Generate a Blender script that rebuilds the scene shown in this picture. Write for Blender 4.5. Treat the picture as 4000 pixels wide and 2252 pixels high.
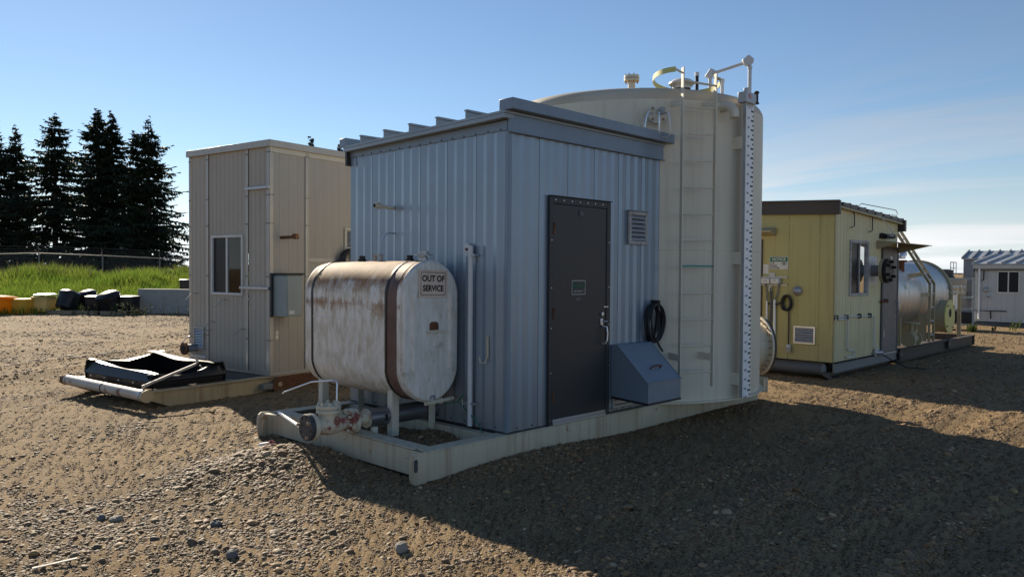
import bpy, math, random
import numpy as np
from mathutils import Vector, Matrix

rad = math.radians
random.seed(11)
rng = np.random.default_rng(11)
sc = bpy.context.scene
for o in list(bpy.data.objects):
    bpy.data.objects.remove(o)
col = sc.collection

# ------------------------------------------------------------------ camera
CAM = np.array([-4.924, -4.869, 1.463])
yaw, pit, rol = rad(45.65), rad(-1.337), rad(0.398)
wv = np.array([math.sin(yaw) * math.cos(pit), math.cos(yaw) * math.cos(pit), math.sin(pit)])
rv0 = np.array([math.cos(yaw), -math.sin(yaw), 0.0])
uv0 = np.cross(rv0, wv)
rv = math.cos(rol) * rv0 + math.sin(rol) * uv0
uv = -math.sin(rol) * rv0 + math.cos(rol) * uv0
cd = bpy.data.cameras.new('camera')
cam = bpy.data.objects.new('camera', cd)
col.objects.link(cam)
cam.matrix_world = Matrix(((rv[0], uv[0], -wv[0], CAM[0]), (rv[1], uv[1], -wv[1], CAM[1]),
                           (rv[2], uv[2], -wv[2], CAM[2]), (0, 0, 0, 1)))
cd.sensor_width = 36.0
cd.lens = 27.35
cd.clip_start = 0.05
cd.clip_end = 3000
sc.camera = cam

# ------------------------------------------------------------------ sun, sky, exposure
SUN_AZ, SUN_EL = rad(14.3), rad(25.6)          # azimuth from +Y towards +X
sdir = Vector((math.sin(SUN_AZ) * math.cos(SUN_EL), math.cos(SUN_AZ) * math.cos(SUN_EL), math.sin(SUN_EL)))
sl = bpy.data.lights.new('sun', 'SUN')
sl.energy = 5.0
sl.angle = rad(0.53)
sl.color = (1.0, 0.88, 0.70)
so = bpy.data.objects.new('sun', sl)
col.objects.link(so)
so.rotation_euler = (-sdir).to_track_quat('-Z', 'Y').to_euler()

world = bpy.data.worlds.new('World')
sc.world = world
world.use_nodes = True
wt = world.node_tree
wt.nodes.clear()


def nd(nt, typ, **kw):
    n = nt.nodes.new(typ)
    for k, v in kw.items():
        if k.startswith('i_'):
            n.inputs[k[2:].replace('_', ' ')].default_value = v
        elif k.startswith('n_'):
            n.inputs[int(k[2:])].default_value = v
        else:
            setattr(n, k, v)
    return n


def mth(nt, op, a, b=None):
    n = nd(nt, 'ShaderNodeMath', operation=op)
    for i, x in enumerate((a, b)):
        if x is None:
            continue
        if isinstance(x, (int, float)):
            n.inputs[i].default_value = x
        else:
            nt.links.new(x, n.inputs[i])
    return n.outputs[0]


def ramp(nt, fac, stops, interp='LINEAR'):
    n = nt.nodes.new('ShaderNodeValToRGB')
    n.color_ramp.interpolation = interp
    el = n.color_ramp.elements
    while len(el) < len(stops):
        el.new(0.5)
    for e, (p, c) in zip(el, stops):
        e.position = p
        if isinstance(c, (int, float)):
            c = (c, c, c)
        e.color = (c[0], c[1], c[2], 1)
    nt.links.new(fac, n.inputs[0])
    return n.outputs[0]


def mixc(nt, fac, a, b, blend='MIX'):
    n = nt.nodes.new('ShaderNodeMix')
    n.data_type = 'RGBA'
    n.blend_type = blend
    for i, x in ((0, fac), (6, a), (7, b)):
        if isinstance(x, (int, float)):
            n.inputs[i].default_value = x
        elif isinstance(x, tuple):
            n.inputs[i].default_value = (x[0], x[1], x[2], 1)
        else:
            nt.links.new(x, n.inputs[i])
    return n.outputs[2]


sky = nd(wt, 'ShaderNodeTexSky', sky_type='NISHITA')
sky.sun_disc = False
sky.sun_elevation = SUN_EL
sky.sun_rotation = SUN_AZ
sky.altitude = 600
sky.air_density = 1.0
sky.dust_density = 0.05
sky.ozone_density = 2.8
tcw = nd(wt, 'ShaderNodeTexCoord')
sep = nd(wt, 'ShaderNodeSeparateXYZ')
wt.links.new(tcw.outputs['Generated'], sep.inputs[0])
zc = mth(wt, 'MAXIMUM', sep.outputs[2], 0.0)
dz = mth(wt, 'ADD', zc, 0.09)
cmb = nd(wt, 'ShaderNodeCombineXYZ')
wt.links.new(mth(wt, 'DIVIDE', sep.outputs[0], dz), cmb.inputs[0])
wt.links.new(mth(wt, 'DIVIDE', sep.outputs[1], dz), cmb.inputs[1])
mpw = nd(wt, 'ShaderNodeMapping')
mpw.inputs['Location'].default_value = (14.0, 6.0, 0)
mpw.inputs['Rotation'].default_value = (0, 0, rad(20))
mpw.inputs['Scale'].default_value = (0.6, 0.2, 1)
wt.links.new(cmb.outputs[0], mpw.inputs[0])
cn = nd(wt, 'ShaderNodeTexNoise', i_Scale=1.3, i_Detail=7.0, i_Roughness=0.58, i_Distortion=0.6)
wt.links.new(mpw.outputs[0], cn.inputs['Vector'])
cm = ramp(wt, cn.outputs[0], [(0.43, 0.0), (0.56, 0.75), (0.68, 1.0)])
band = ramp(wt, sep.outputs[2], [(0.0, 0.6), (0.03, 0.95), (0.10, 0.9), (0.15, 0.45), (0.24, 0.22), (0.36, 0.0)])
vd = nd(wt, 'ShaderNodeVectorMath', operation='DOT_PRODUCT')
wt.links.new(tcw.outputs['Generated'], vd.inputs[0])
vd.inputs[1].default_value = (0.98, -0.1, 0.0)
side = ramp(wt, vd.outputs['Value'], [(0.62, 0.0), (0.88, 1.0)])     # the cirrus lies over this side of the sky
cfac = mth(wt, 'MULTIPLY', mth(wt, 'MULTIPLY', cm, band), side)
bw = nd(wt, 'ShaderNodeRGBToBW')
wt.links.new(sky.outputs[0], bw.inputs[0])
cl = mth(wt, 'MULTIPLY', bw.outputs[0], 1.25)
clc = nd(wt, 'ShaderNodeCombineColor')
wt.links.new(mth(wt, 'MULTIPLY', cl, 1.0), clc.inputs[0])
wt.links.new(mth(wt, 'MULTIPLY', cl, 1.0), clc.inputs[1])
wt.links.new(mth(wt, 'MULTIPLY', cl, 1.02), clc.inputs[2])
hzc = nd(wt, 'ShaderNodeCombineColor')
for _k, _m in enumerate((0.90, 1.0, 1.10)):
    wt.links.new(mth(wt, 'MULTIPLY', bw.outputs[0], _m * 1.04), hzc.inputs[_k])
hzf = ramp(wt, sep.outputs[2], [(0.0, 0.85), (0.05, 0.5), (0.14, 0.0)])
skyc = mixc(wt, cfac, mixc(wt, hzf, sky.outputs[0], hzc.outputs[0]), clc.outputs[0])
bg = nd(wt, 'ShaderNodeBackground')
bg.inputs[1].default_value = 0.0665
wt.links.new(skyc, bg.inputs[0])
wo = nd(wt, 'ShaderNodeOutputWorld')
wt.links.new(bg.outputs[0], wo.inputs[0])

vs = sc.view_settings
vs.view_transform = 'Standard'
vs.look = 'None'
vs.exposure = 0.79
vs.gamma = 1.0
vs.use_curve_mapping = False
sc.render.resolution_x = 1024
sc.render.resolution_y = 576

# ------------------------------------------------------------------ lettering (made first, while the scene is small)
_txt = {}


def text_geo(s, bold=0.0, shear=0.0, space=1.0):
    key = (s, bold, shear, space)
    if key in _txt:
        return _txt[key]
    cu = bpy.data.curves.new('lettering', 'FONT')
    cu.body = s
    cu.size = 1.0
    cu.align_x = 'CENTER'
    cu.align_y = 'CENTER'
    cu.offset = bold
    cu.shear = shear
    cu.space_character = space
    cu.resolution_u = 3
    ob = bpy.data.objects.new('lettering', cu)
    col.objects.link(ob)
    bpy.context.view_layer.update()
    me = ob.to_mesh()
    V = [tuple(v.co) for v in me.vertices]
    F = [tuple(p.vertices) for p in me.polygons]
    ob.to_mesh_clear()
    bpy.data.objects.remove(ob)
    bpy.data.curves.remove(cu)
    _txt[key] = (V, F)
    return V, F


for _s in ('OUT OF', 'SERVICE'):
    text_geo(_s, 0.04)
for _i in range(1, 32):
    text_geo('%dM\u00b3' % _i, 0.01)
for _a in (('NUSCO', 0.015), ('Mfg. & Supply Ltd.', 0.01), ('NOTICE', 0.025), ('EYE', 0.02), ('WASH', 0.02), ('STATION', 0.02)):
    text_geo(*_a)

# ------------------------------------------------------------------ materials
MATS = {}


def newmat(name):
    m = bpy.data.materials.new(name)
    m.use_nodes = True
    nt = m.node_tree
    nt.nodes.clear()
    out = nd(nt, 'ShaderNodeOutputMaterial')
    bs = nd(nt, 'ShaderNodeBsdfPrincipled')
    nt.links.new(bs.outputs[0], out.inputs[0])
    MATS[name] = m
    return m, nt, bs, out


def paint(name, c, rough=0.5, metal=0.0, c2=None, mscale=2.5, mamt=0.5, streak=0.0, scol=(0.16, 0.12, 0.08),
          rust=0.0, rcol=(0.12, 0.045, 0.018), rscale=5.0, bump=0.0, bscale=60.0, spec=0.4, dust=0.0, dz=(0.0, 0.5)):
    m, nt, bs, out = newmat(name)
    tc = nd(nt, 'ShaderNodeTexCoord')
    v = tc.outputs['Object']
    n1 = nd(nt, 'ShaderNodeTexNoise', i_Scale=mscale, i_Detail=7.0, i_Roughness=0.62)
    nt.links.new(v, n1.inputs['Vector'])
    f1 = ramp(nt, n1.outputs[0], [(0.30, 0.0), (0.72, mamt)])
    if c2 is None:
        c2 = tuple(x * 0.72 for x in c)
    cc = mixc(nt, f1, c, c2)
    ro = mth(nt, 'ADD', rough - 0.06, mth(nt, 'MULTIPLY', n1.outputs[0], 0.14))
    if streak > 0:
        mp = nd(nt, 'ShaderNodeMapping')
        mp.inputs['Scale'].default_value = (16, 16, 0.55)
        nt.links.new(v, mp.inputs[0])
        n2 = nd(nt, 'ShaderNodeTexNoise', i_Scale=1.0, i_Detail=4.0, i_Roughness=0.6)
        nt.links.new(mp.outputs[0], n2.inputs['Vector'])
        f2 = mth(nt, 'MULTIPLY', ramp(nt, n2.outputs[0], [(0.50, 0.0), (0.74, 1.0)]), streak)
        cc = mixc(nt, f2, cc, scol)
    if rust > 0:
        n3 = nd(nt, 'ShaderNodeTexNoise', i_Scale=rscale, i_Detail=9.0, i_Roughness=0.68)
        nt.links.new(v, n3.inputs['Vector'])
        th = 0.70 - 0.28 * rust
        f3 = ramp(nt, n3.outputs[0], [(th, 0.0), (th + 0.07, 0.92)])
        n4 = nd(nt, 'ShaderNodeTexNoise', i_Scale=rscale * 7, i_Detail=4.0)
        nt.links.new(v, n4.inputs['Vector'])
        rc = mixc(nt, n4.outputs[0], rcol, tuple(min(1, x * 2.4) for x in rcol))
        cc = mixc(nt, f3, cc, rc)
        ro = mth(nt, 'ADD', ro, mth(nt, 'MULTIPLY', f3, 0.3))
    if dust > 0:
        sx = nd(nt, 'ShaderNodeSeparateXYZ')
        nt.links.new(v, sx.inputs[0])
        mr = nd(nt, 'ShaderNodeMapRange')
        mr.inputs[1].default_value = dz[0]
        mr.inputs[2].default_value = dz[1]
        mr.inputs[3].default_value = 1.0
        mr.inputs[4].default_value = 0.0
        nt.links.new(sx.outputs[2], mr.inputs[0])
        f5 = mth(nt, 'MULTIPLY', mth(nt, 'MULTIPLY', mr.outputs[0], n1.outputs[0]), dust)
        cc = mixc(nt, f5, cc, (0.30, 0.24, 0.16))
    nt.links.new(cc, bs.inputs['Base Color'])
    nt.links.new(ro, bs.inputs['Roughness'])
    bs.inputs['Metallic'].default_value = metal
    bs.inputs['Specular IOR Level'].default_value = spec
    if bump > 0:
        n6 = nd(nt, 'ShaderNodeTexNoise', i_Scale=bscale, i_Detail=4.0)
        nt.links.new(v, n6.inputs['Vector'])
        bp = nd(nt, 'ShaderNodeBump', i_Strength=bump, i_Distance=0.01)
        nt.links.new(n6.outputs[0], bp.inputs['Height'])
        nt.links.new(bp.outputs[0], bs.inputs['Normal'])
    return m


paint('shed_blue', (0.29, 0.355, 0.43), 0.36, metal=0.45, c2=(0.24, 0.295, 0.36), mscale=1.6, streak=0.25, scol=(0.22, 0.24, 0.26), bump=0.10, bscale=4, dust=0.7, dz=(0.0, 0.55))
paint('shed_blue_trim', (0.215, 0.27, 0.335), 0.40, metal=0.25, mscale=2.0, streak=0.15, scol=(0.14, 0.15, 0.16), bump=0.04, bscale=5)
paint('roof_metal', (0.30, 0.335, 0.36), 0.38, metal=0.3, mscale=3)
paint('tank_beige', (0.68, 0.625, 0.50), 0.5, c2=(0.60, 0.545, 0.43), mscale=0.9, streak=0.34, scol=(0.42, 0.35, 0.25), bump=0.06, bscale=2.2)
paint('tank_rim', (0.54, 0.49, 0.39), 0.55, c2=(0.34, 0.24, 0.15), mscale=1.4, mamt=0.6, rust=0.15, rscale=3)
paint('cream', (0.56, 0.50, 0.375), 0.55, c2=(0.42, 0.37, 0.27), mscale=2.2, streak=0.6, scol=(0.24, 0.15, 0.075), rust=0.22, rscale=7, rcol=(0.15, 0.07, 0.03), bump=0.08, bscale=25, dust=0.9, dz=(-0.24, -0.06))
paint('cream_light', (0.62, 0.58, 0.48), 0.5, c2=(0.5, 0.45, 0.35), mscale=6, rust=0.1, rscale=14)
paint('door_charcoal', (0.030, 0.030, 0.032), 0.42, c2=(0.045, 0.045, 0.046), mscale=3, streak=0.1, scol=(0.07, 0.07, 0.07), bump=0.03, bscale=8)
paint('frame_dark', (0.036, 0.037, 0.041), 0.45, mscale=6, streak=0.2, scol=(0.08, 0.08, 0.08))
paint('galv', (0.47, 0.48, 0.50), 0.42, metal=0.65, c2=(0.36, 0.37, 0.39), mscale=14, mamt=0.7)
paint('alu', (0.66, 0.67, 0.69), 0.34, metal=0.85, mscale=9, mamt=0.3)
paint('white_paint', (0.66, 0.66, 0.64), 0.45, c2=(0.5, 0.49, 0.45), mscale=5, streak=0.2)
paint('white_plastic', (0.86, 0.87, 0.88), 0.4, mscale=5, mamt=0.3)
paint('black_rubber', (0.014, 0.014, 0.016), 0.45, mscale=8, c2=(0.028, 0.028, 0.03))
paint('black_plastic', (0.010, 0.010, 0.012), 0.42, c2=(0.024, 0.023, 0.022), mscale=4, spec=0.35, bump=0.05, bscale=9)
paint('rust_heavy', (0.17, 0.075, 0.035), 0.85, c2=(0.08, 0.035, 0.02), mscale=9, mamt=0.9, rust=0.5, rcol=(0.22, 0.10, 0.045), bump=0.3, bscale=50)
paint('brown_band', (0.10, 0.048, 0.036), 0.6, c2=(0.18, 0.115, 0.085), mscale=5, mamt=0.8, streak=0.35, scol=(0.3, 0.27, 0.24), bump=0.1)
paint('valve_cream', (0.62, 0.56, 0.43), 0.5, c2=(0.47, 0.39, 0.26), mscale=9, rust=0.62, rcol=(0.13, 0.025, 0.022), rscale=6.5, bump=0.1)
paint('bolt_rust', (0.30, 0.15, 0.08), 0.7, c2=(0.5, 0.42, 0.32), mscale=20, mamt=0.8)
paint('flange_slate', (0.045, 0.047, 0.055), 0.5, c2=(0.075, 0.075, 0.08), mscale=12, mamt=0.8)
paint('cladding_dark', (0.23, 0.235, 0.25), 0.36, metal=0.7, mscale=8)
paint('beige_panel', (0.435, 0.392, 0.33), 0.5, c2=(0.375, 0.338, 0.285), mscale=1.4, streak=0.25, scol=(0.29, 0.24, 0.19), bump=0.04, bscale=6, dust=0.5, dz=(0.0, 0.7))
paint('beige_trim', (0.44, 0.42, 0.385), 0.38, metal=0.25, c2=(0.36, 0.34, 0.31), mscale=5, streak=0.25, scol=(0.25, 0.21, 0.16))
paint('skid_tan', (0.52, 0.40, 0.23), 0.6, c2=(0.30, 0.22, 0.12), mscale=3, streak=0.55, scol=(0.22, 0.10, 0.04), rust=0.3, rscale=4, rcol=(0.16, 0.06, 0.02), bump=0.1)
paint('pipe_worn', (0.50, 0.46, 0.40), 0.55, c2=(0.36, 0.31, 0.25), mscale=4, rust=0.52, rscale=5, rcol=(0.10, 0.045, 0.025), bump=0.1)
paint('cabinet_grey', (0.30, 0.345, 0.345), 0.45, c2=(0.27, 0.31, 0.31), mscale=3, streak=0.15)
paint('yellow_panel', (0.455, 0.415, 0.18), 0.5, c2=(0.41, 0.36, 0.155), mscale=1.5, streak=0.35, scol=(0.20, 0.165, 0.06), bump=0.05, bscale=5, dust=0.5, dz=(-0.1, 0.7))
paint('yellow_rib', (0.66, 0.59, 0.36), 0.48, c2=(0.55, 0.475, 0.25), mscale=1.5, streak=0.45, scol=(0.30, 0.26, 0.12), bump=0.05, bscale=5, dust=0.5, dz=(-0.1, 0.7))
paint('yellow_trim', (0.46, 0.415, 0.22), 0.5, mscale=3, streak=0.2)
paint('brown_fascia', (0.045, 0.037, 0.034), 0.42, c2=(0.06, 0.05, 0.046), mscale=2)
paint('door_taupe', (0.165, 0.145, 0.135), 0.5, mscale=3, streak=0.15)
paint('window_frame_dirty', (0.50, 0.49, 0.47), 0.55, c2=(0.16, 0.15, 0.14), mscale=16, mamt=0.9)
paint('brown_skid', (0.085, 0.065, 0.05), 0.65, c2=(0.05, 0.038, 0.03), mscale=4, rust=0.2)
paint('slate_skid', (0.10, 0.105, 0.11), 0.6, c2=(0.07, 0.065, 0.06), mscale=4, rust=0.15)
paint('slate_light', (0.21, 0.21, 0.205), 0.6, mscale=4)
paint('khaki_paint', (0.40, 0.34, 0.215), 0.55, c2=(0.33, 0.275, 0.165), mscale=5, streak=0.3, scol=(0.22, 0.17, 0.09))
paint('treater_alu', (0.60, 0.58, 0.555), 0.44, metal=1.0, c2=(0.52, 0.50, 0.48), mscale=5, mamt=0.4, streak=0.15, scol=(0.45, 0.42, 0.38))
paint('concrete', (0.34, 0.335, 0.315), 0.85, c2=(0.25, 0.245, 0.23), mscale=3, mamt=0.7, streak=0.3, scol=(0.18, 0.175, 0.165), bump=0.3, bscale=30)
paint('wood', (0.30, 0.225, 0.15), 0.8, c2=(0.20, 0.16, 0.12), mscale=6)
paint('wood_pale', (0.46, 0.42, 0.36), 0.7, c2=(0.30, 0.26, 0.21), mscale=30, mamt=0.8)
paint('white_wall', (0.50, 0.505, 0.50), 0.5, c2=(0.42, 0.42, 0.41), mscale=2, streak=0.25, scol=(0.28, 0.27, 0.25))
paint('grey_wall', (0.22, 0.245, 0.28), 0.5, mscale=2, streak=0.2, scol=(0.12, 0.12, 0.13))
paint('grey_roof', (0.40, 0.41, 0.42), 0.4, metal=0.3, mscale=3)
paint('black_iron', (0.018, 0.017, 0.017), 0.5, mscale=10, rust=0.1)
paint('print_black', (0.012, 0.012, 0.013), 0.55, mscale=20, mamt=0.2)
paint('print_teal', (0.012, 0.040, 0.050), 0.5, mscale=20, mamt=0.2)
paint('print_green', (0.02, 0.16, 0.075), 0.5, mscale=20, mamt=0.2)
paint('print_grey', (0.13, 0.135, 0.135), 0.5, mscale=20, mamt=0.6)
paint('sign_tan', (0.74, 0.61, 0.51), 0.5, c2=(0.60, 0.46, 0.36), mscale=9, mamt=0.9, streak=0.2, scol=(0.36, 0.27, 0.2))
paint('sign_white', (0.66, 0.66, 0.63), 0.45, mscale=8, mamt=0.4)
paint('sign_black', (0.02, 0.021, 0.022), 0.4, c2=(0.06, 0.06, 0.06), mscale=40, mamt=0.9)
paint('hoop_yellow', (0.62, 0.58, 0.20), 0.45, c2=(0.5, 0.46, 0.17), mscale=6)
paint('pvc', (0.62, 0.63, 0.64), 0.4, c2=(0.52, 0.53, 0.54), mscale=8)
paint('hose_green', (0.02, 0.15, 0.10), 0.4)
paint('teal_paint', (0.06, 0.30, 0.28), 0.5)
paint('interior_dark', (0.02, 0.02, 0.022), 0.8)
paint('copper_tube', (0.35, 0.30, 0.26), 0.35, metal=0.7)
paint('fence_metal', (0.15, 0.155, 0.16), 0.5, metal=0.3, mscale=8)
paint('pink_plastic', (0.62, 0.25, 0.26), 0.5)
paint('bark', (0.055, 0.042, 0.034), 0.9, c2=(0.03, 0.024, 0.02), mscale=8, bump=0.3)


def glass(name, tint, rough=0.03):
    m, nt, bs, out = newmat(name)
    bs.inputs['Base Color'].default_value = (0.01, 0.012, 0.014, 1)
    bs.inputs['Roughness'].default_value = rough
    bs.inputs['Specular IOR Level'].default_value = 0.6
    tr = nd(nt, 'ShaderNodeBsdfTransparent')
    tr.inputs[0].default_value = (*tint, 1)
    fr = nd(nt, 'ShaderNodeFresnel')
    fr.inputs[0].default_value = 1.5
    gl = nd(nt, 'ShaderNodeBsdfGlossy')
    gl.inputs['Roughness'].default_value = rough
    mx = nd(nt, 'ShaderNodeMixShader')
    nt.links.new(fr.outputs[0], mx.inputs[0])
    nt.links.new(tr.outputs[0], mx.inputs[1])
    nt.links.new(gl.outputs[0], mx.inputs[2])
    nt.links.new(mx.outputs[0], out.inputs[0])
    nt.nodes.remove(bs)
    return m


glass('pane_clear', (0.72, 0.76, 0.76))
paint('pane_dark', (0.012, 0.012, 0.016), 0.35, mscale=5, spec=0.25)


def leafmat(name, c, c2, trans=0.35, scale=1.5, rough=0.55):
    m, nt, bs, out = newmat(name)
    tc = nd(nt, 'ShaderNodeTexCoord')
    n1 = nd(nt, 'ShaderNodeTexNoise', i_Scale=scale, i_Detail=5.0)
    nt.links.new(tc.outputs['Object'], n1.inputs['Vector'])
    cc = mixc(nt, ramp(nt, n1.outputs[0], [(0.35, 0.0), (0.66, 1.0)]), c, c2)
    nt.links.new(cc, bs.inputs['Base Color'])
    bs.inputs['Roughness'].default_value = rough
    bs.inputs['Specular IOR Level'].default_value = 0.25
    tl = nd(nt, 'ShaderNodeBsdfTranslucent')
    nt.links.new(cc, tl.inputs[0])
    mx = nd(nt, 'ShaderNodeMixShader')
    mx.inputs[0].default_value = trans
    nt.links.new(bs.outputs[0], mx.inputs[1])
    nt.links.new(tl.outputs[0], mx.inputs[2])
    nt.links.new(mx.outputs[0], out.inputs[0])
    return m


leafmat('needles', (0.022, 0.036, 0.020), (0.042, 0.052, 0.026), 0.2, 0.9)
leafmat('grass_green', (0.11, 0.19, 0.022), (0.21, 0.26, 0.04), 0.5, 0.8)
leafmat('grass_seed', (0.12, 0.105, 0.05), (0.16, 0.13, 0.07), 0.35, 1.5)
leafmat('tub_orange', (0.92, 0.50, 0.03), (0.85, 0.44, 0.03), 0.7, 2)
leafmat('tub_yellow', (0.85, 0.66, 0.12), (0.75, 0.58, 0.12), 0.6, 2)
leafmat('tub_cream', (0.80, 0.68, 0.32), (0.70, 0.58, 0.26), 0.5, 2)
leafmat('weed_leaf', (0.055, 0.085, 0.022), (0.09, 0.105, 0.035), 0.35, 3, rough=0.9)


def tankmat():
    # weathered white fuel tank: rust grown over its top and in ragged patches below
    m, nt, bs, out = newmat('tank_rusted')
    tc = nd(nt, 'ShaderNodeTexCoord')
    v = tc.outputs['Object']
    sx = nd(nt, 'ShaderNodeSeparateXYZ')
    nt.links.new(v, sx.inputs[0])
    n1 = nd(nt, 'ShaderNodeTexNoise', i_Scale=3.2, i_Detail=9.0, i_Roughness=0.66)
    nt.links.new(v, n1.inputs['Vector'])
    mp = nd(nt, 'ShaderNodeMapping')
    mp.inputs['Scale'].default_value = (15, 15, 5.5)
    nt.links.new(v, mp.inputs[0])
    n2 = nd(nt, 'ShaderNodeTexNoise', i_Scale=1.0, i_Detail=6.0, i_Roughness=0.7)
    nt.links.new(mp.outputs[0], n2.inputs['Vector'])
    cc = mixc(nt, ramp(nt, n2.outputs[0], [(0.40, 0.0), (0.62, 0.75)]), (0.74, 0.72, 0.68), (0.45, 0.39, 0.28))
    # rust likelihood by height: strong on the crown, a band at mid height
    hz = ramp(nt, mth(nt, 'DIVIDE', mth(nt, 'SUBTRACT', sx.outputs[2], 0.26), 1.283),
              [(0.0, 0.0), (0.50, 0.01), (0.62, 0.12), (0.68, 0.24), (0.74, 0.10), (0.84, 0.26), (0.95, 0.50), (1.0, 0.58)])
    sc1 = mth(nt, 'ADD', mth(nt, 'ADD', mth(nt, 'MULTIPLY', n1.outputs[0], 0.62), mth(nt, 'MULTIPLY', n2.outputs[0], 0.42)), hz)
    f = ramp(nt, sc1, [(0.66, 0.0), (0.74, 0.55), (0.86, 0.95)])
    n3 = nd(nt, 'ShaderNodeTexNoise', i_Scale=9.0, i_Detail=6.0)
    nt.links.new(v, n3.inputs['Vector'])
    rc = ramp(nt, n3.outputs[0], [(0.30, (0.13, 0.06, 0.03)), (0.50, (0.30, 0.145, 0.05)), (0.72, (0.42, 0.28, 0.14))])
    cc = mixc(nt, f, cc, rc)
    nt.links.new(cc, bs.inputs['Base Color'])
    nt.links.new(mth(nt, 'ADD', 0.45, mth(nt, 'MULTIPLY', f, 0.3)), bs.inputs['Roughness'])
    bp = nd(nt, 'ShaderNodeBump', i_Strength=0.12, i_Distance=0.01)
    nt.links.new(n1.outputs[0], bp.inputs['Height'])
    nt.links.new(bp.outputs[0], bs.inputs['Normal'])


tankmat()


def headmat():
    m, nt, bs, out = newmat('tank_head')
    tc = nd(nt, 'ShaderNodeTexCoord')
    v = tc.outputs['Object']
    n1 = nd(nt, 'ShaderNodeTexNoise', i_Scale=5.0, i_Detail=9.0, i_Roughness=0.7)
    nt.links.new(v, n1.inputs['Vector'])
    mp = nd(nt, 'ShaderNodeMapping')
    mp.inputs['Scale'].default_value = (26, 26, 6)
    nt.links.new(v, mp.inputs[0])
    n2 = nd(nt, 'ShaderNodeTexNoise', i_Scale=1.0, i_Detail=6.0, i_Roughness=0.7)
    nt.links.new(mp.outputs[0], n2.inputs['Vector'])
    cc = mixc(nt, ramp(nt, n2.outputs[0], [(0.38, 0.0), (0.66, 0.7)]), (0.74, 0.725, 0.69), (0.52, 0.47, 0.37))
    cc = mixc(nt, ramp(nt, n1.outputs[0], [(0.56, 0.0), (0.68, 0.6)]), cc, (0.27, 0.22, 0.14))
    cc = mixc(nt, ramp(nt, n1.outputs[0], [(0.67, 0.0), (0.73, 0.85)]), cc, (0.20, 0.095, 0.04))
    nt.links.new(cc, bs.inputs['Base Color'])
    bs.inputs['Roughness'].default_value = 0.5
    bp = nd(nt, 'ShaderNodeBump', i_Strength=0.15, i_Distance=0.01)
    nt.links.new(n1.outputs[0], bp.inputs['Height'])
    nt.links.new(bp.outputs[0], bs.inputs['Normal'])


headmat()


def groundmat():
    m, nt, bs, out = newmat('gravel_ground')
    tc = nd(nt, 'ShaderNodeTexCoord')
    v = tc.outputs['Object']
    n1 = nd(nt, 'ShaderNodeTexNoise', i_Scale=0.55, i_Detail=6.0, i_Roughness=0.6)
    nt.links.new(v, n1.inputs['Vector'])
    n2 = nd(nt, 'ShaderNodeTexNoise', i_Scale=38.0, i_Detail=6.0, i_Roughness=0.72)
    nt.links.new(v, n2.inputs['Vector'])
    base = mixc(nt, ramp(nt, n1.outputs[0], [(0.35, 0.0), (0.65, 1.0)]), (0.315, 0.218, 0.112), (0.215, 0.150, 0.082))
    base = mixc(nt, ramp(nt, n2.outputs[0], [(0.34, 0.6), (0.50, 0.0)]), base, (0.13, 0.082, 0.042))
    # small stones pressed into the fines
    vo = nd(nt, 'ShaderNodeTexVoronoi', i_Scale=62.0, i_Randomness=1.0)
    nt.links.new(v, vo.inputs['Vector'])
    vm = ramp(nt, vo.outputs['Distance'], [(0.26, 1.0), (0.40, 0.0)])
    sel = nd(nt, 'ShaderNodeSeparateColor')
    nt.links.new(vo.outputs['Color'], sel.inputs[0])
    n3 = nd(nt, 'ShaderNodeTexNoise', i_Scale=1.7, i_Detail=3.0)
    nt.links.new(v, n3.inputs['Vector'])
    pres = mth(nt, 'GREATER_THAN', mth(nt, 'ADD', sel.outputs[0], mth(nt, 'MULTIPLY', n3.outputs[0], 0.6)), 0.58)
    pf = mth(nt, 'MULTIPLY', vm, pres)
    pc = ramp(nt, sel.outputs[1], [(0.0, (0.09, 0.062, 0.040)), (0.25, (0.17, 0.11, 0.060)), (0.5, (0.26, 0.165, 0.082)),
                                   (0.72, (0.20, 0.148, 0.098)), (0.9, (0.33, 0.22, 0.115)), (1.0, (0.46, 0.37, 0.26))])
    cc = mixc(nt, pf, base, pc)
    nt.links.new(cc, bs.inputs['Base Color'])
    bs.inputs['Roughness'].default_value = 0.92
    bs.inputs['Specular IOR Level'].default_value = 0.15
    hsum = mth(nt, 'ADD', mth(nt, 'MULTIPLY', pf, 0.9), mth(nt, 'MULTIPLY', n2.outputs[0], 1.1))
    bp = nd(nt, 'ShaderNodeBump', i_Strength=0.9, i_Distance=0.016)
    nt.links.new(hsum, bp.inputs['Height'])
    nt.links.new(bp.outputs[0], bs.inputs['Normal'])


groundmat()


def pebblemat():
    m, nt, bs, out = newmat('pebble')
    at = nd(nt, 'ShaderNodeAttribute', attribute_type='INSTANCER', attribute_name='pcol')
    tc = nd(nt, 'ShaderNodeTexCoord')
    n1 = nd(nt, 'ShaderNodeTexNoise', i_Scale=2.5, i_Detail=5.0)
    nt.links.new(tc.outputs['Object'], n1.inputs['Vector'])
    cc = mixc(nt, ramp(nt, n1.outputs[0], [(0.4, 0.0), (0.7, 0.45)]), at.outputs[0], (0.28, 0.18, 0.085))
    nt.links.new(cc, bs.inputs['Base Color'])
    bs.inputs['Roughness'].default_value = 0.7
    bs.inputs['Specular IOR Level'].default_value = 0.35


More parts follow.
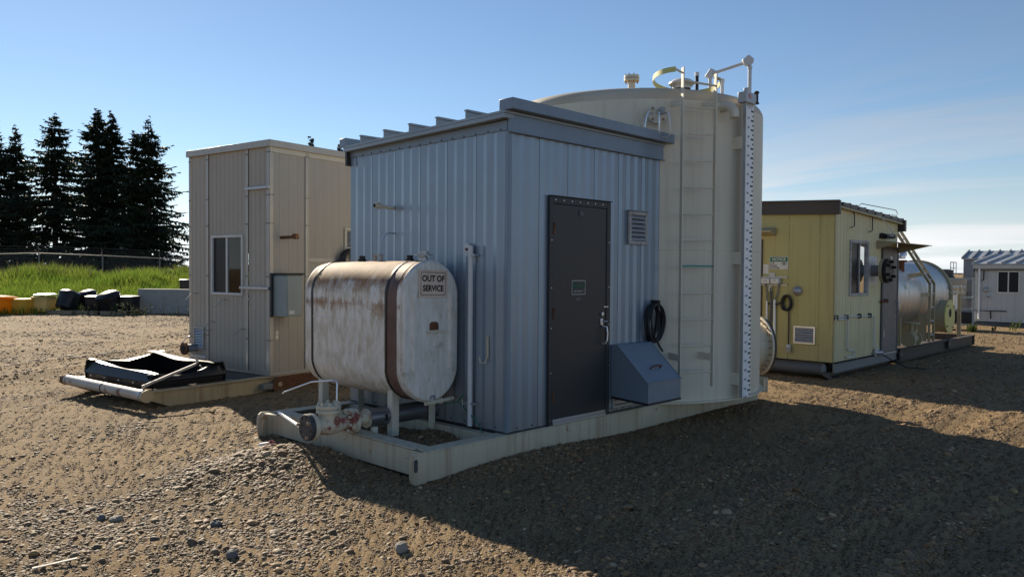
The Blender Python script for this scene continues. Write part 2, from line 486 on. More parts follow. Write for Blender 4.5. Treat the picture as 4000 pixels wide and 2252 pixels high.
pebblemat()
paint('rock_pale', (0.30, 0.275, 0.235), 0.8, c2=(0.20, 0.18, 0.15), mscale=14, mamt=0.8, bump=0.4, bscale=30)
paint('rock_slate', (0.10, 0.105, 0.11), 0.7, c2=(0.15, 0.15, 0.145), mscale=12, mamt=0.7, bump=0.3, bscale=30)
paint('rock_tan', (0.32, 0.25, 0.16), 0.75, c2=(0.22, 0.17, 0.11), mscale=12, mamt=0.7, bump=0.3, bscale=30)

# ------------------------------------------------------------------ mesh helpers
X1, Y1, Z1 = Vector((1, 0, 0)), Vector((0, 1, 0)), Vector((0, 0, 1))


class Fr:
    """a wall's own axes: u along it, n out of it, z up"""
    def __init__(s, o, u, n):
        s.o, s.u, s.n = Vector(o), Vector(u), Vector(n)

    def P(s, a, b, z):
        return s.o + s.u * a + s.n * b + Z1 * z


class B:
    def __init__(s):
        s.v, s.f = [], []

    def add(s, V, F):
        k = len(s.v)
        s.v.extend([tuple(p) for p in V])
        s.f.extend([tuple(i + k for i in f) for f in F])
        return s

    def hexa(s, P):
        return s.add(P, [(0, 3, 2, 1), (4, 5, 6, 7), (0, 1, 5, 4), (1, 2, 6, 5), (2, 3, 7, 6), (3, 0, 4, 7)])

    def box(s, x0, x1, y0, y1, z0, z1):
        return s.hexa([(x0, y0, z0), (x1, y0, z0), (x1, y1, z0), (x0, y1, z0), (x0, y0, z1), (x1, y0, z1), (x1, y1, z1), (x0, y1, z1)])

    def fbox(s, fr, u0, u1, n0, n1, z0, z1):
        return s.hexa([fr.P(u0, n0, z0), fr.P(u1, n0, z0), fr.P(u1, n1, z0), fr.P(u0, n1, z0),
                       fr.P(u0, n0, z1), fr.P(u1, n0, z1), fr.P(u1, n1, z1), fr.P(u0, n1, z1)])

    def bar(s, a, b, w, h, up=None):
        a, b = Vector(a), Vector(b)
        d = (b - a).normalized()
        up = Vector(up) if up else (Z1 if abs(d.z) < 0.95 else X1)
        sd = d.cross(up).normalized()
        up = sd.cross(d).normalized()
        sd, up = sd * w / 2, up * h / 2
        return s.hexa([a - sd - up, a + sd - up, a + sd + up, a - sd + up, b - sd - up, b + sd - up, b + sd + up, b - sd + up])

    def lathe(s, prof, o, ax, n=24, a0=0.0, a1=2 * math.pi):
        o, ax = Vector(o), Vector(ax).normalized()
        t = Z1 if abs(ax.z) < 0.9 else X1
        e1 = ax.cross(t).normalized()
        e2 = ax.cross(e1).normalized()
        full = abs(a1 - a0 - 2 * math.pi) < 1e-6
        m = n if full else n + 1
        V, F = [], []
        for r, h in prof:
            for i in range(m):
                a = a0 + (a1 - a0) * i / n
                V.append(o + ax * h + (e1 * math.cos(a) + e2 * math.sin(a)) * max(r, 1e-4))
        for k in range(len(prof) - 1):
            for i in range(n):
                j = (i + 1) % m
                F.append((k * m + i, k * m + j, (k + 1) * m + j, (k + 1) * m + i))
        return s.add(V, F)

    def cyl(s, a, b, r, n=14, r1=None, cap=True):
        a, b = Vector(a), Vector(b)
        L = (b - a).length
        r1 = r if r1 is None else r1
        pr = ([(0, 0)] if cap else []) + [(r, 0), (r1, L)] + ([(0, L)] if cap else [])
        return s.lathe(pr, a, b - a, n)

    def tube(s, pts, r, n=8, closed=False, flat=None):
        P = [Vector(p) for p in pts]
        m = len(P)
        rr = r if isinstance(r, (list, tuple)) else [r] * m
        V, F = [], []
        prev = None
        for i, p in enumerate(P):
            if closed:
                t = (P[(i + 1) % m] - P[i - 1]).normalized()
            else:
                t = (P[min(i + 1, m - 1)] - P[max(i - 1, 0)]).normalized()
            if prev is None:
                q = Z1 if abs(t.z) < 0.9 else X1
                e1 = t.cross(q).normalized()
            else:
                e1 = (prev - t * prev.dot(t)).normalized()
            prev = e1
            e2 = t.cross(e1)
            for k in range(n):
                a = 2 * math.pi * k / n
                V.append(p + e1 * math.cos(a) * rr[i] + e2 * math.sin(a) * rr[i])
        for i in range(m if closed else m - 1):
            j = (i + 1) % m
            for k in range(n):
                l = (k + 1) % n
                F.append((i * n + k, i * n + l, j * n + l, j * n + k))
        if not closed:
            F.append(tuple(range(n - 1, -1, -1)))
            F.append(tuple((m - 1) * n + k for k in range(n)))
        return s.add(V, F)

    def prism(s, poly, P, w):
        """poly: 2D points mapped to 3D by P(a, b); extruded by the vector w"""
        A = [Vector(P(a, b)) for a, b in poly]
        w = Vector(w)
        n = len(A)
        V = A + [p + w for p in A]
        F = [tuple(range(n - 1, -1, -1)), tuple(range(n, 2 * n))]
        F += [(i, (i + 1) % n, n + (i + 1) % n, n + i) for i in range(n)]
        return s.add(V, F)

    def loft(s, rings, cap=True):
        n = len(rings[0])
        V = [p for r in rings for p in r]
        F = []
        for k in range(len(rings) - 1):
            for i in range(n):
                j = (i + 1) % n
                F.append((k * n + i, k * n + j, (k + 1) * n + j, (k + 1) * n + i))
        if cap:
            F.append(tuple(range(n - 1, -1, -1)))
            F.append(tuple((len(rings) - 1) * n + i for i in range(n)))
        return s.add(V, F)

    def text(s, st, size, o, u, v, bold=0.0, sx=1.0, shear=0.0):
        V, F = text_geo(st, bold, shear)
        o, u, v = Vector(o), Vector(u).normalized(), Vector(v).normalized()
        return s.add([o + u * (p[0] * size * sx) + v * (p[1] * size) for p in V], F)

    def done(s, name, mat, parent=None, smooth=38, bevel=0.0, **tags):
        me = bpy.data.meshes.new(name)
        me.from_pydata(s.v, [], s.f)
        me.validate()
        me.materials.append(MATS[mat])
        if smooth:
            me.polygons.foreach_set('use_smooth', [True] * len(me.polygons))
            me.set_sharp_from_angle(angle=rad(smooth))
        ob = bpy.data.objects.new(name, me)
        col.objects.link(ob)
        if parent is not None:
            ob.parent = parent
        if bevel:
            md = ob.modifiers.new('bevel', 'BEVEL')
            md.width = bevel
            md.segments = 2
            md.limit_method = 'ANGLE'
            md.angle_limit = rad(40)
        tag(ob, **tags)
        return ob


def tag(o, label=None, cat=None, group=None, kind=None):
    if label:
        o['label'] = label
    if cat:
        o['category'] = cat
    if group:
        o['group'] = group
    if kind:
        o['kind'] = kind
    return o


def thing(name, label, cat, loc=(0, 0, 0), rz=0.0, group=None):
    o = bpy.data.objects.new(name, None)
    o.empty_display_size = 0.2
    col.objects.link(o)
    o.location = loc
    o.rotation_euler = (0, 0, rz)
    return tag(o, label, cat, group)


def copy_tree(o, parent=None):
    c = o.copy()
    col.objects.link(c)
    c.parent = parent
    for ch in list(o.children):
        copy_tree(ch, c)
    return c


def share(ob, parent, dv, name=None):
    """another piece with the same mesh, moved by dv"""
    c = bpy.data.objects.new(name or ob.name.split('.')[0], ob.data)
    col.objects.link(c)
    c.parent = parent
    c.location = Vector(dv)
    for md in ob.modifiers:
        n = c.modifiers.new(md.name, md.type)
        if md.type == 'BEVEL':
            n.width, n.segments, n.limit_method, n.angle_limit = md.width, md.segments, md.limit_method, md.angle_limit
    return c


def sheet(fr, u0, u1, z0, z1, period, prof, holes=(), off=0.0, ztop=None):
    """a formed metal panel with true folds; holes are (u0, u1, z0, z1) openings"""
    b = B()
    xs = {u0, u1}
    k0, k1 = int(math.floor(u0 / period)) - 1, int(math.ceil(u1 / period)) + 1
    for k in range(k0, k1):
        for a, d in prof:
            x = (k + a) * period
            if u0 < x < u1:
                xs.add(x)
    for h in holes:
        for x in h[:2]:
            if u0 < x < u1:
                xs.add(x)
    xs = sorted(xs)
    pa = [p[0] for p in prof] + [prof[0][0] + 1]
    pd = [p[1] for p in prof] + [prof[0][1]]

    def dep(x):
        t = (x / period) % 1.0
        if t < pa[0]:
            t += 1
        return off + float(np.interp(t, pa, pd))
    for a, c in zip(xs[:-1], xs[1:]):
        if c - a < 1e-5:
            continue
        mid = (a + c) / 2
        spans = [(z0, z1)]
        for h in holes:
            if h[0] < mid < h[1]:
                ns = []
                for s0, s1 in spans:
                    if h[3] <= s0 or h[2] >= s1:
                        ns.append((s0, s1))
                    else:
                        if h[2] > s0:
                            ns.append((s0, h[2]))
                        if h[3] < s1:
                            ns.append((h[3], s1))
                spans = ns
        d0, d1 = dep(a + 1e-6), dep(c - 1e-6)
        for s0, s1 in spans:
            b.add([fr.P(a, d0, s0), fr.P(c, d1, s0), fr.P(c, d1, s1), fr.P(a, d0, s1)], [(0, 1, 2, 3)])
    return b


def louver(fr, u0, u1, z0, z1, n, parent, fm, sm, fw=0.035, dep=0.03, name='vent'):
    f = B()
    f.fbox(fr, u0, u1, 0.002, dep, z1 - fw, z1).fbox(fr, u0, u1, 0.002, dep, z0, z0 + fw)
    f.fbox(fr, u0, u0 + fw, 0.002, dep, z0 + fw, z1 - fw).fbox(fr, u1 - fw, u1, 0.002, dep, z0 + fw, z1 - fw)
    fo = f.done(name, fm, parent, bevel=0.003)
    B().fbox(fr, u0 + fw, u1 - fw, 0.001, 0.004, z0 + fw, z1 - fw).done('backing', 'interior_dark', fo)
    h = (z1 - z0 - 2 * fw) / n
    first = None
    for i in range(n):
        if first is None:
            b = B()
            za = z0 + fw
            P = [fr.P(u0 + fw, 0.006, za + h * 0.95), fr.P(u1 - fw, 0.006, za + h * 0.95), fr.P(u1 - fw, dep - 0.002, za + h * 0.25), fr.P(u0 + fw, dep - 0.002, za + h * 0.25)]
            Q = [p + Z1 * -0.004 for p in P]
            b.hexa(Q + P)
            first = b.done('slat', sm, fo, smooth=0)
        else:
            share(first, fo, (0, 0, h * i))
    return fo


def arc(c, e1, e2, r, a0, a1, n):
    c, e1, e2 = Vector(c), Vector(e1), Vector(e2)
    return [c + (e1 * math.cos(rad(a0 + (a1 - a0) * i / n)) + e2 * math.sin(rad(a0 + (a1 - a0) * i / n))) * r for i in range(n + 1)]


def bolts(c, ax, R, n, r, h, mat, parent, a0=0.0, name='bolt'):
    """a ring of hex bolts, each a part of its own"""
    c, ax = Vector(c), Vector(ax).normalized()
    t = Z1 if abs(ax.z) < 0.9 else X1
    e1 = ax.cross(t).normalized()
    e2 = ax.cross(e1).normalized()
    first = None
    p0 = c + e1 * R * math.cos(a0) + e2 * R * math.sin(a0)
    for i in range(n):
        a = a0 + 2 * math.pi * i / n
        p = c + e1 * R * math.cos(a) + e2 * R * math.sin(a)
        if first is None:
            first = B().cyl(p, p + ax * h, r, 6).done(name, mat, parent, smooth=0)
        else:
            share(first, parent, p - p0)


def srect(cx, cy, z, rx, ry, e=4.0, n=28, rot=0.0):
    out = []
    for i in range(n):
        a = 2 * math.pi * i / n
        c, s = math.cos(a), math.sin(a)
        x = rx * math.copysign(abs(c) ** (2 / e), c)
        y = ry * math.copysign(abs(s) ** (2 / e), s)
        out.append(Vector((cx + x * math.cos(rot) - y * math.sin(rot), cy + x * math.sin(rot) + y * math.cos(rot), z)))
    return out


# ------------------------------------------------------------------ the ground
_kw = [(rng.normal(size=2), rng.uniform(0, 6.28)) for _ in range(18)]


def wob(x, y, f):
    s = 0
    for (k, p) in _kw:
        s = s + np.sin(f * (k[0] * x + k[1] * y) + p)
    return s / 18 ** 0.5


def sstep(t):
    t = np.clip(t, 0, 1)
    return t * t * (3 - 2 * t)


def gh(x, y):
    x = np.asarray(x, float)
    y = np.asarray(y, float)
    z = -0.25 + 0.008 * wob(x, y, 0.9) + 0.004 * wob(y, x, 3.0)
    # wheel ruts running along the yard in front of the skid
    for yc, d, w in ((-2.42, 0.016, 0.16), (-3.10, 0.014, 0.15), (-3.62, 0.018, 0.18), (-1.75, 0.008, 0.15)):
        yy = y - yc - 0.06 * np.sin(0.7 * x + yc)
        z = z - d * np.exp(-(yy / w) ** 2) + 0.6 * d * np.exp(-((np.abs(yy) - 0.22) / 0.09) ** 2)
    # tracks crossing the sunny yard on the left
    for c, d, w in ((9.55, 0.045, 0.22), (10.9, 0.03, 0.22), (13.0, 0.03, 0.3), (7.4, 0.02, 0.25)):
        tt = y - 0.42 * x - c - 0.15 * np.sin(0.5 * x)
        z = z - d * np.exp(-(tt / w) ** 2) + 0.8 * d * np.exp(-((np.abs(tt) - 0.42) / 0.16) ** 2)
    # gravel banked up against the skid and heaped under the valve
    z = z + 0.035 * (1 + 0.4 * wob(x, y, 2.2)) * np.exp(-((y + 0.10) / 0.26) ** 2) * ((x > -0.9) & (x < 4.8)) * np.clip((x + 0.9) / 0.5, 0, 1)
    z = z + 0.10 * np.exp(-(((x + 1.38) / 0.36) ** 2 + ((y - 1.25) / 0.62) ** 2))
    z = z + 0.05 * np.exp(-(((x + 1.9) / 0.7) ** 2 + ((y - 1.4) / 0.35) ** 2))
    z = z - 0.06 * sstep((x - 5.5) / 2.5) * (y < 6)
    # grassy bank at the back of the yard
    t = 0.27 * x + 0.963 * y
    z = z + (0.88 + 0.05 * wob(x, y, 0.35)) * sstep((t - 29.0) / 9.0)
    return z


def build_ground():
    fwd = math.atan2(wv[0], wv[1])
    fine = np.radians(np.arange(-41, 41.01, 0.2))
    coarse = np.radians(np.arange(46, 319, 5.0))
    ang = np.concatenate([fine, coarse]) + fwd
    rr = 0.6 * (1400 / 0.6) ** (np.arange(0, 521) / 520.0)
    A, Rr = np.meshgrid(ang, rr)
    x = CAM[0] + Rr * np.sin(A)
    y = CAM[1] + Rr * np.cos(A)
    z = gh(x, y)
    z = z + (rng.normal(size=x.shape) * 0.006) * np.clip(1.5 - Rr / 25.0, 0, 1)
    na, nr = len(ang), len(rr)
    V = np.stack([x, y, z], -1).reshape(-1, 3)
    V = np.vstack([V, [[CAM[0], CAM[1], float(gh(CAM[0], CAM[1]))]]])
    i = np.arange(nr - 1)[:, None] * na
    j = np.arange(na)[None, :]
    j2 = (j + 1) % na
    Q = np.stack([i + j, i + na + j, i + na + j2, i + j2], -1).reshape(-1, 4)
    me = bpy.data.meshes.new('ground')
    me.vertices.add(len(V))
    me.vertices.foreach_set('co', V.astype(np.float32).ravel())
    nq = len(Q)
    c = len(V) - 1
    T = np.array([(c, k, (k + 1) % na) for k in range(na)])
    me.loops.add(nq * 4 + na * 3)
    me.loops.foreach_set('vertex_index', np.concatenate([Q.ravel(), T.ravel()]).astype(np.int32))
    me.polygons.add(nq + na)
    st = np.concatenate([np.arange(nq) * 4, nq * 4 + np.arange(na) * 3]).astype(np.int32)
    me.polygons.foreach_set('loop_start', st)
    me.polygons.foreach_set('use_smooth', np.ones(nq + na, bool))
    me.update(calc_edges=True)
    me.validate()
    me.materials.append(MATS['gravel_ground'])
    ob = bpy.data.objects.new('ground', me)
    col.objects.link(ob)
    tag(ob, 'tan gravel yard with wheel ruts and scattered stones', kind='structure')


build_ground()


# loose stones: points carrying size, turn, colour; each shows one of eight stone meshes
def stone_mesh(i, sub=2):
    import bmesh
    r = random.Random(100 + i)
    bm = bmesh.new()
    bmesh.ops.create_icosphere(bm, subdivisions=sub, radius=1.0)
    ks = [(Vector((r.gauss(0, 1), r.gauss(0, 1), r.gauss(0, 1))).normalized(), r.uniform(0.62, 0.95)) for _ in range(9)]
    for v in bm.verts:
        p = v.co.copy()
        for k, d in ks:
            q = p.dot(k)
            if q > d:
                p = p - k * (q - d) * 0.85
        p = p * (1 + 0.05 * math.sin(3 * p.x + i) * math.cos(4 * p.y))
        v.co = p
    me = bpy.data.meshes.new('stone')
    bm.to_mesh(me)
    bm.free()
    me.polygons.foreach_set('use_smooth', [True] * len(me.polygons))
    me.materials.append(MATS['pebble'])
    return me


stone_col = bpy.data.collections.new('stone_shapes')
for _i in range(8):
    stone_col.objects.link(bpy.data.objects.new('stone_shape', stone_mesh(_i)))

PAL = np.array([(0.27, 0.20, 0.125), (0.215, 0.165, 0.112), (0.18, 0.15, 0.12), (0.13, 0.115, 0.098), (0.33, 0.25, 0.165), (0.085, 0.08, 0.078),
                (0.20, 0.125, 0.086), (0.50, 0.44, 0.36), (0.16, 0.125, 0.092), (0.25, 0.22, 0.185)])
PW = np.array([0.19, 0.17, 0.14, 0.12, 0.10, 0.07, 0.08, 0.025, 0.08, 0.03])


def scatter(name, x, y, size, label, zoff=None, mats=None):
    n = len(x)
    z = gh(x, y) if zoff is None else zoff
    flat = rng.uniform(0.30, 0.66, n)
    sxy = size * rng.uniform(0.75, 1.25, n)
    S = np.stack([sxy, size * rng.uniform(0.7, 1.1, n), size * flat], -1)
    Rm = np.stack([rng.normal(0, 0.28, n), rng.normal(0, 0.28, n), rng.uniform(0, 6.28, n)], -1)
    ci = rng.choice(len(PAL), n, p=PW / PW.sum())
    Cc = PAL[ci] * np.array([0.88, 0.735, 0.54]) * rng.uniform(0.75, 1.2, (n, 1)) * rng.uniform(0.94, 1.06, (n, 3))
    me = bpy.data.meshes.new(name)
    me.vertices.add(n)
    P = np.stack([x, y, z + size * flat * rng.uniform(-0.15, 0.42, n)], -1)
    me.vertices.foreach_set('co', P.astype(np.float32).ravel())
    for nm, ty, key, arr in (('pscl', 'FLOAT_VECTOR', 'vector', S), ('prot', 'FLOAT_VECTOR', 'vector', Rm)):
        a = me.attributes.new(nm, ty, 'POINT')
        a.data.foreach_set(key, arr.astype(np.float32).ravel())
    a = me.attributes.new('pcol', 'FLOAT_COLOR', 'POINT')
    a.data.foreach_set('color', np.concatenate([Cc, np.ones((n, 1))], 1).astype(np.float32).ravel())
    a = me.attributes.new('pidx', 'INT', 'POINT')
    a.data.foreach_set('value', rng.integers(0, 8, n).astype(np.int32))
    me.update()
    ob = bpy.data.objects.new(name, me)
    col.objects.link(ob)
    ng = bpy.data.node_groups.get('scatter_stones')
    if ng is None:
        ng = bpy.data.node_groups.new('scatter_stones', 'GeometryNodeTree')
        ng.interface.new_socket('Geometry', in_out='INPUT', socket_type='NodeSocketGeometry')
        ng.interface.new_socket('Geometry', in_out='OUTPUT', socket_type='NodeSocketGeometry')
        gi, go = ng.nodes.new('NodeGroupInput'), ng.nodes.new('NodeGroupOutput')
        m2p = ng.nodes.new('GeometryNodeMeshToPoints')
        iop = ng.nodes.new('GeometryNodeInstanceOnPoints')
        ci_ = ng.nodes.new('GeometryNodeCollectionInfo')
        ci_.inputs['Collection'].default_value = stone_col
        ci_.inputs['Separate Children'].default_value = True
        ci_.inputs['Reset Children'].default_value = True
        na = {}
        for nm, ty in (('pscl', 'FLOAT_VECTOR'), ('prot', 'FLOAT_VECTOR'), ('pidx', 'INT')):
            q = ng.nodes.new('GeometryNodeInputNamedAttribute')
            q.data_type = ty
            q.inputs['Name'].default_value = nm
            na[nm] = q.outputs[0]
        e2r = ng.nodes.new('FunctionNodeEulerToRotation')
        L = ng.links
        L.new(gi.outputs[0], m2p.inputs['Mesh'])
        L.new(m2p.outputs[0], iop.inputs['Points'])
        L.new(ci_.outputs[0], iop.inputs['Instance'])
        iop.inputs['Pick Instance'].default_value = True
        L.new(na['pidx'], iop.inputs['Instance Index'])
        L.new(na['prot'], e2r.inputs[0])
        L.new(e2r.outputs[0], iop.inputs['Rotation'])
        L.new(na['pscl'], iop.inputs['Scale'])
        L.new(iop.outputs[0], go.inputs[0])
    md = ob.modifiers.new('scatter', 'NODES')
    md.node_group = ng
    return tag(ob, label, kind='stuff')


def polar(n, r0, r1, half, pw=1.0):
    u = rng.uniform(0, 1, n)
    r = r0 * (r1 / r0) ** (u ** pw)
    a = math.atan2(wv[0], wv[1]) + rng.uniform(-half, half, n)
    return CAM[0] + r * np.sin(a), CAM[1] + r * np.cos(a)


def dens(x, y):
    d = 0.46 + 0.36 * wob(x, y, 1.15) + 0.30 * wob(y, x, 3.2)
    for yc in (-2.42, -3.10, -3.62, -1.75):
        yy = np.abs(y - yc - 0.06 * np.sin(0.7 * x + yc))
        d = d + 0.55 * np.exp(-((yy - 0.24) / 0.10) ** 2) - 0.55 * np.exp(-(yy / 0.12) ** 2)
    d = d + 0.9 * np.exp(-(((x + 1.7) / 0.9) ** 2 + ((y - 1.3) / 0.5) ** 2))
    d = d + 0.6 * np.exp(-((y + 0.22) / 0.25) ** 2) * (x > -1.2) * (x < 4.9)
    for c in (9.55, 10.9, 13.0, 7.4):
        tt = np.abs(y - 0.42 * x - c - 0.15 * np.sin(0.5 * x))
        d = d + 0.5 * np.exp(-((tt - 0.45) / 0.2) ** 2) - 0.4 * np.exp(-(tt / 0.22) ** 2)
    w1 = (y - 1.22 - 0.28 * (x + 2.7) - 0.08 * np.sin(3 * x)) / 0.13
    d = d + 1.0 * np.exp(-w1 ** 2) * (x > -3.6) * (x < -1.1)
    w2 = (y - 0.42 - 0.30 * (x + 2.9) - 0.06 * np.sin(4 * x)) / 0.14
    d = d + 0.8 * np.exp(-w2 ** 2) * (x > -3.9) * (x < -2.2)
    return np.clip(d, 0.20, 1.5)


def stones():
    x, y = polar(330000, 3.9, 13.0, rad(37), 0.88)
    keep = rng.uniform(0, 1.0, len(x)) < 0.55 + 0.35 * dens(x, y)
    keep &= ~((x > -0.93) & (x < 4.7) & (y > 0.0) & (y < 2.44))
    x, y = x[keep], y[keep]
    s = np.clip(np.exp(rng.normal(math.log(0.0046), 0.36, len(x))), 0.0025, 0.011)
    scatter('fine_gravel', x, y, s, 'fine gravel and grit between the larger stones')
    x, y = polar(330000, 3.9, 13.0, rad(37), 0.88)
    keep = rng.uniform(0, 1.3, len(x)) < dens(x, y)
    inside = (x > -0.93) & (x < 4.7) & (y > 0.0) & (y < 2.44)
    keep &= ~inside
    x, y = x[keep], y[keep]
    s = np.clip(np.exp(rng.normal(math.log(0.0078), 0.48, len(x))), 0.003, 0.036)
    mound = np.exp(-(((x + 1.55) / 0.6) ** 2 + ((y - 1.25) / 0.6) ** 2))
    s = s * (1 + 0.35 * mound) * (0.86 + 0.28 * np.clip(dens(x, y), 0, 1.2))
    scatter('gravel', x, y, s, 'loose tan and grey gravel spread over the near yard')
    x, y = polar(230000, 13.0, 34.0, rad(36), 0.85)
    keep = rng.uniform(0, 1.25, len(x)) < dens(x, y)
    keep &= (0.27 * x + 0.963 * y) < 28.5
    x, y = x[keep], y[keep]
    s = np.clip(np.exp(rng.normal(math.log(0.0125), 0.45, len(x))), 0.006, 0.05)
    scatter('gravel', x, y, s, 'coarse gravel across the far half of the yard')
    # gravel that has filled the open bay of the skid
    n = 5200
    x = rng.uniform(-0.88, 0.0, n)
    y = rng.uniform(0.12, 2.35, n)
    s = np.clip(np.exp(rng.normal(math.log(0.010), 0.5, n)), 0.005, 0.035)
    z = -0.085 + 0.02 * wob(x, y, 4.0) - 0.07 * np.exp(-(((x + 0.12) / 0.25) ** 2 + ((y - 0.35) / 0.22) ** 2))
    scatter('gravel', x, y, s, 'dark gravel filling the open end bay of the cream skid', zoff=z)


stones()

# ------------------------------------------------------------------ grass, fence, trees, barrier at the back of the yard
def at(px, D, z=None):
    """place on the ground plan seen in the direction of photo column px, D metres ahead"""
    t = wv + rv * (px - 2000.0) / 3039.0
    p = CAM + t * D
    x, y = float(p[0]), float(p[1])
    return Vector((x, y, float(gh(x, y)) if z is None else z))


def quadmesh(name, V, F, mat, parent=None):
    me = bpy.data.meshes.new(name)
    V = np.asarray(V, np.float32)
    F = np.asarray(F, np.int32)
    me.vertices.add(len(V))
    me.vertices.foreach_set('co', V.ravel())
    k = F.shape[1]
    me.loops.add(F.size)
    me.loops.foreach_set('vertex_index', F.ravel())
    me.polygons.add(len(F))
    me.polygons.foreach_set('loop_start', np.arange(len(F), dtype=np.int32) * k)
    me.update(calc_edges=True)
    me.materials.append(MATS[mat])
    ob = bpy.data.objects.new(name, me)
    col.objects.link(ob)
    ob.parent = parent
    return ob


def blades(n, t0, t1, s0, s1, hmin, hmax, wmin, wmax, lean, mat, name, label, hmod=True):
    # t across the bank (0.27, 0.963), s along it (0.963, -0.27)
    t = rng.uniform(t0, t1, n)
    s = rng.uniform(s0, s1, n)
    x = 0.27 * t + 0.963 * s
    y = 0.963 * t - 0.27 * s
    z = gh(x, y)
    h = rng.uniform(hmin, hmax, n)
    if hmod:
        h = h * (0.85 + 0.22 * wob(x, y, 1.6))
    w = rng.uniform(wmin, wmax, n)
    a = rng.uniform(0, 6.28, n)
    b = rng.uniform(0, 6.28, n)
    le = rng.uniform(0.1, 1.0, n) * lean * h
    dx, dy = np.cos(a) * w, np.sin(a) * w
    lx, ly = np.cos(b) * le, np.sin(b) * le
    P = np.stack([np.stack([x - dx, y - dy, z - 0.02], -1), np.stack([x + dx, y + dy, z - 0.02], -1),
                  np.stack([x + dx * 0.8 + lx * 0.35, y + dy * 0.8 + ly * 0.35, z + h * 0.6], -1),
                  np.stack([x - dx * 0.8 + lx * 0.35, y - dy * 0.8 + ly * 0.35, z + h * 0.6], -1),
                  np.stack([x + lx + dx * 0.1, y + ly + dy * 0.1, z + h * 0.96], -1),
                  np.stack([x + lx - dx * 0.1, y + ly - dy * 0.1, z + h * 0.96], -1)], 1).reshape(-1, 3)
    k = np.arange(n)[:, None] * 6
    F = np.concatenate([k + np.array([[0, 1, 2, 3]]), k + np.array([[3, 2, 4, 5]])], 0)
    ob = quadmesh(name, P, F, mat)
    tag(ob, label, kind='stuff')
    return ob


blades(64000, 28.4, 39.5, -14, 12, 0.42, 1.02, 0.010, 0.022, 0.55, 'grass_green', 'grass', 'tall bright green grass on the bank behind the tubs')
blades(3600, 36.0, 40.5, -14, 12, 0.75, 1.15, 0.008, 0.022, 0.35, 'grass_seed', 'seed_heads', 'brownish grass seed heads along the foot of the fence')
blades(1500, 27.0, 28.6, -9, 1.2, 0.18, 0.42, 0.010, 0.020, 0.6, 'grass_green', 'grass', 'green grass growing up between the yellow tubs')


def fence():
    pts = [(-420, 39), (-100, 39.4), (153, 40.0), (401, 41.3), (624, 43.0), (850, 45.0), (1080, 47)]
    rz = [2.02, 2.06, 2.17, 2.08, 1.98, 1.94, 1.9]
    T = thing('chain_link_fence', 'chain-link fence with barbed wire arms on the bank below the spruces', 'fence', at(401, 41.3))
    o = Vector(T.location)
    tops = []
    for (px, D), z in zip(pts, rz):
        p = at(px, D) - o
        zt = z - o.z
        B().cyl((p.x, p.y, p.z - 0.1), (p.x, p.y, zt), 0.04, 8).done('post', 'fence_metal', T)
        ar = Vector((p.x, p.y, zt)) + Vector((-0.12, -0.25, 0.38))
        B().cyl((p.x, p.y, zt), ar, 0.022, 6, 0.014).done('barb_arm', 'fence_metal', T)
        tops.append((Vector((p.x, p.y, zt)), ar, Vector((p.x, p.y, p.z))))
    for a, b in zip(tops[:-1], tops[1:]):
        B().cyl(a[0], b[0], 0.030, 8).done('top_rail', 'fence_metal', T)
        m = B()
        n = 60
        for i in range(n):
            u0, u1 = i / n, (i + 6) / n
            for q0, q1 in ((u0, u1), (u1, u0)):
                if max(q0, q1) <= 1:
                    lo = a[2].lerp(b[2], q0) + Vector((0, 0, 0.05))
                    hi = a[0].lerp(b[0], q1)
                    m.cyl(lo, hi, 0.0022, 3, cap=False)
        m.done('wire_mesh', 'fence_metal', T, smooth=0)
    for k in (0.35, 0.67, 1.0):
        B().tube([t[0].lerp(t[1], k) for t in tops], 0.007, 4).done('barbed_wire', 'fence_metal', T)


fence()


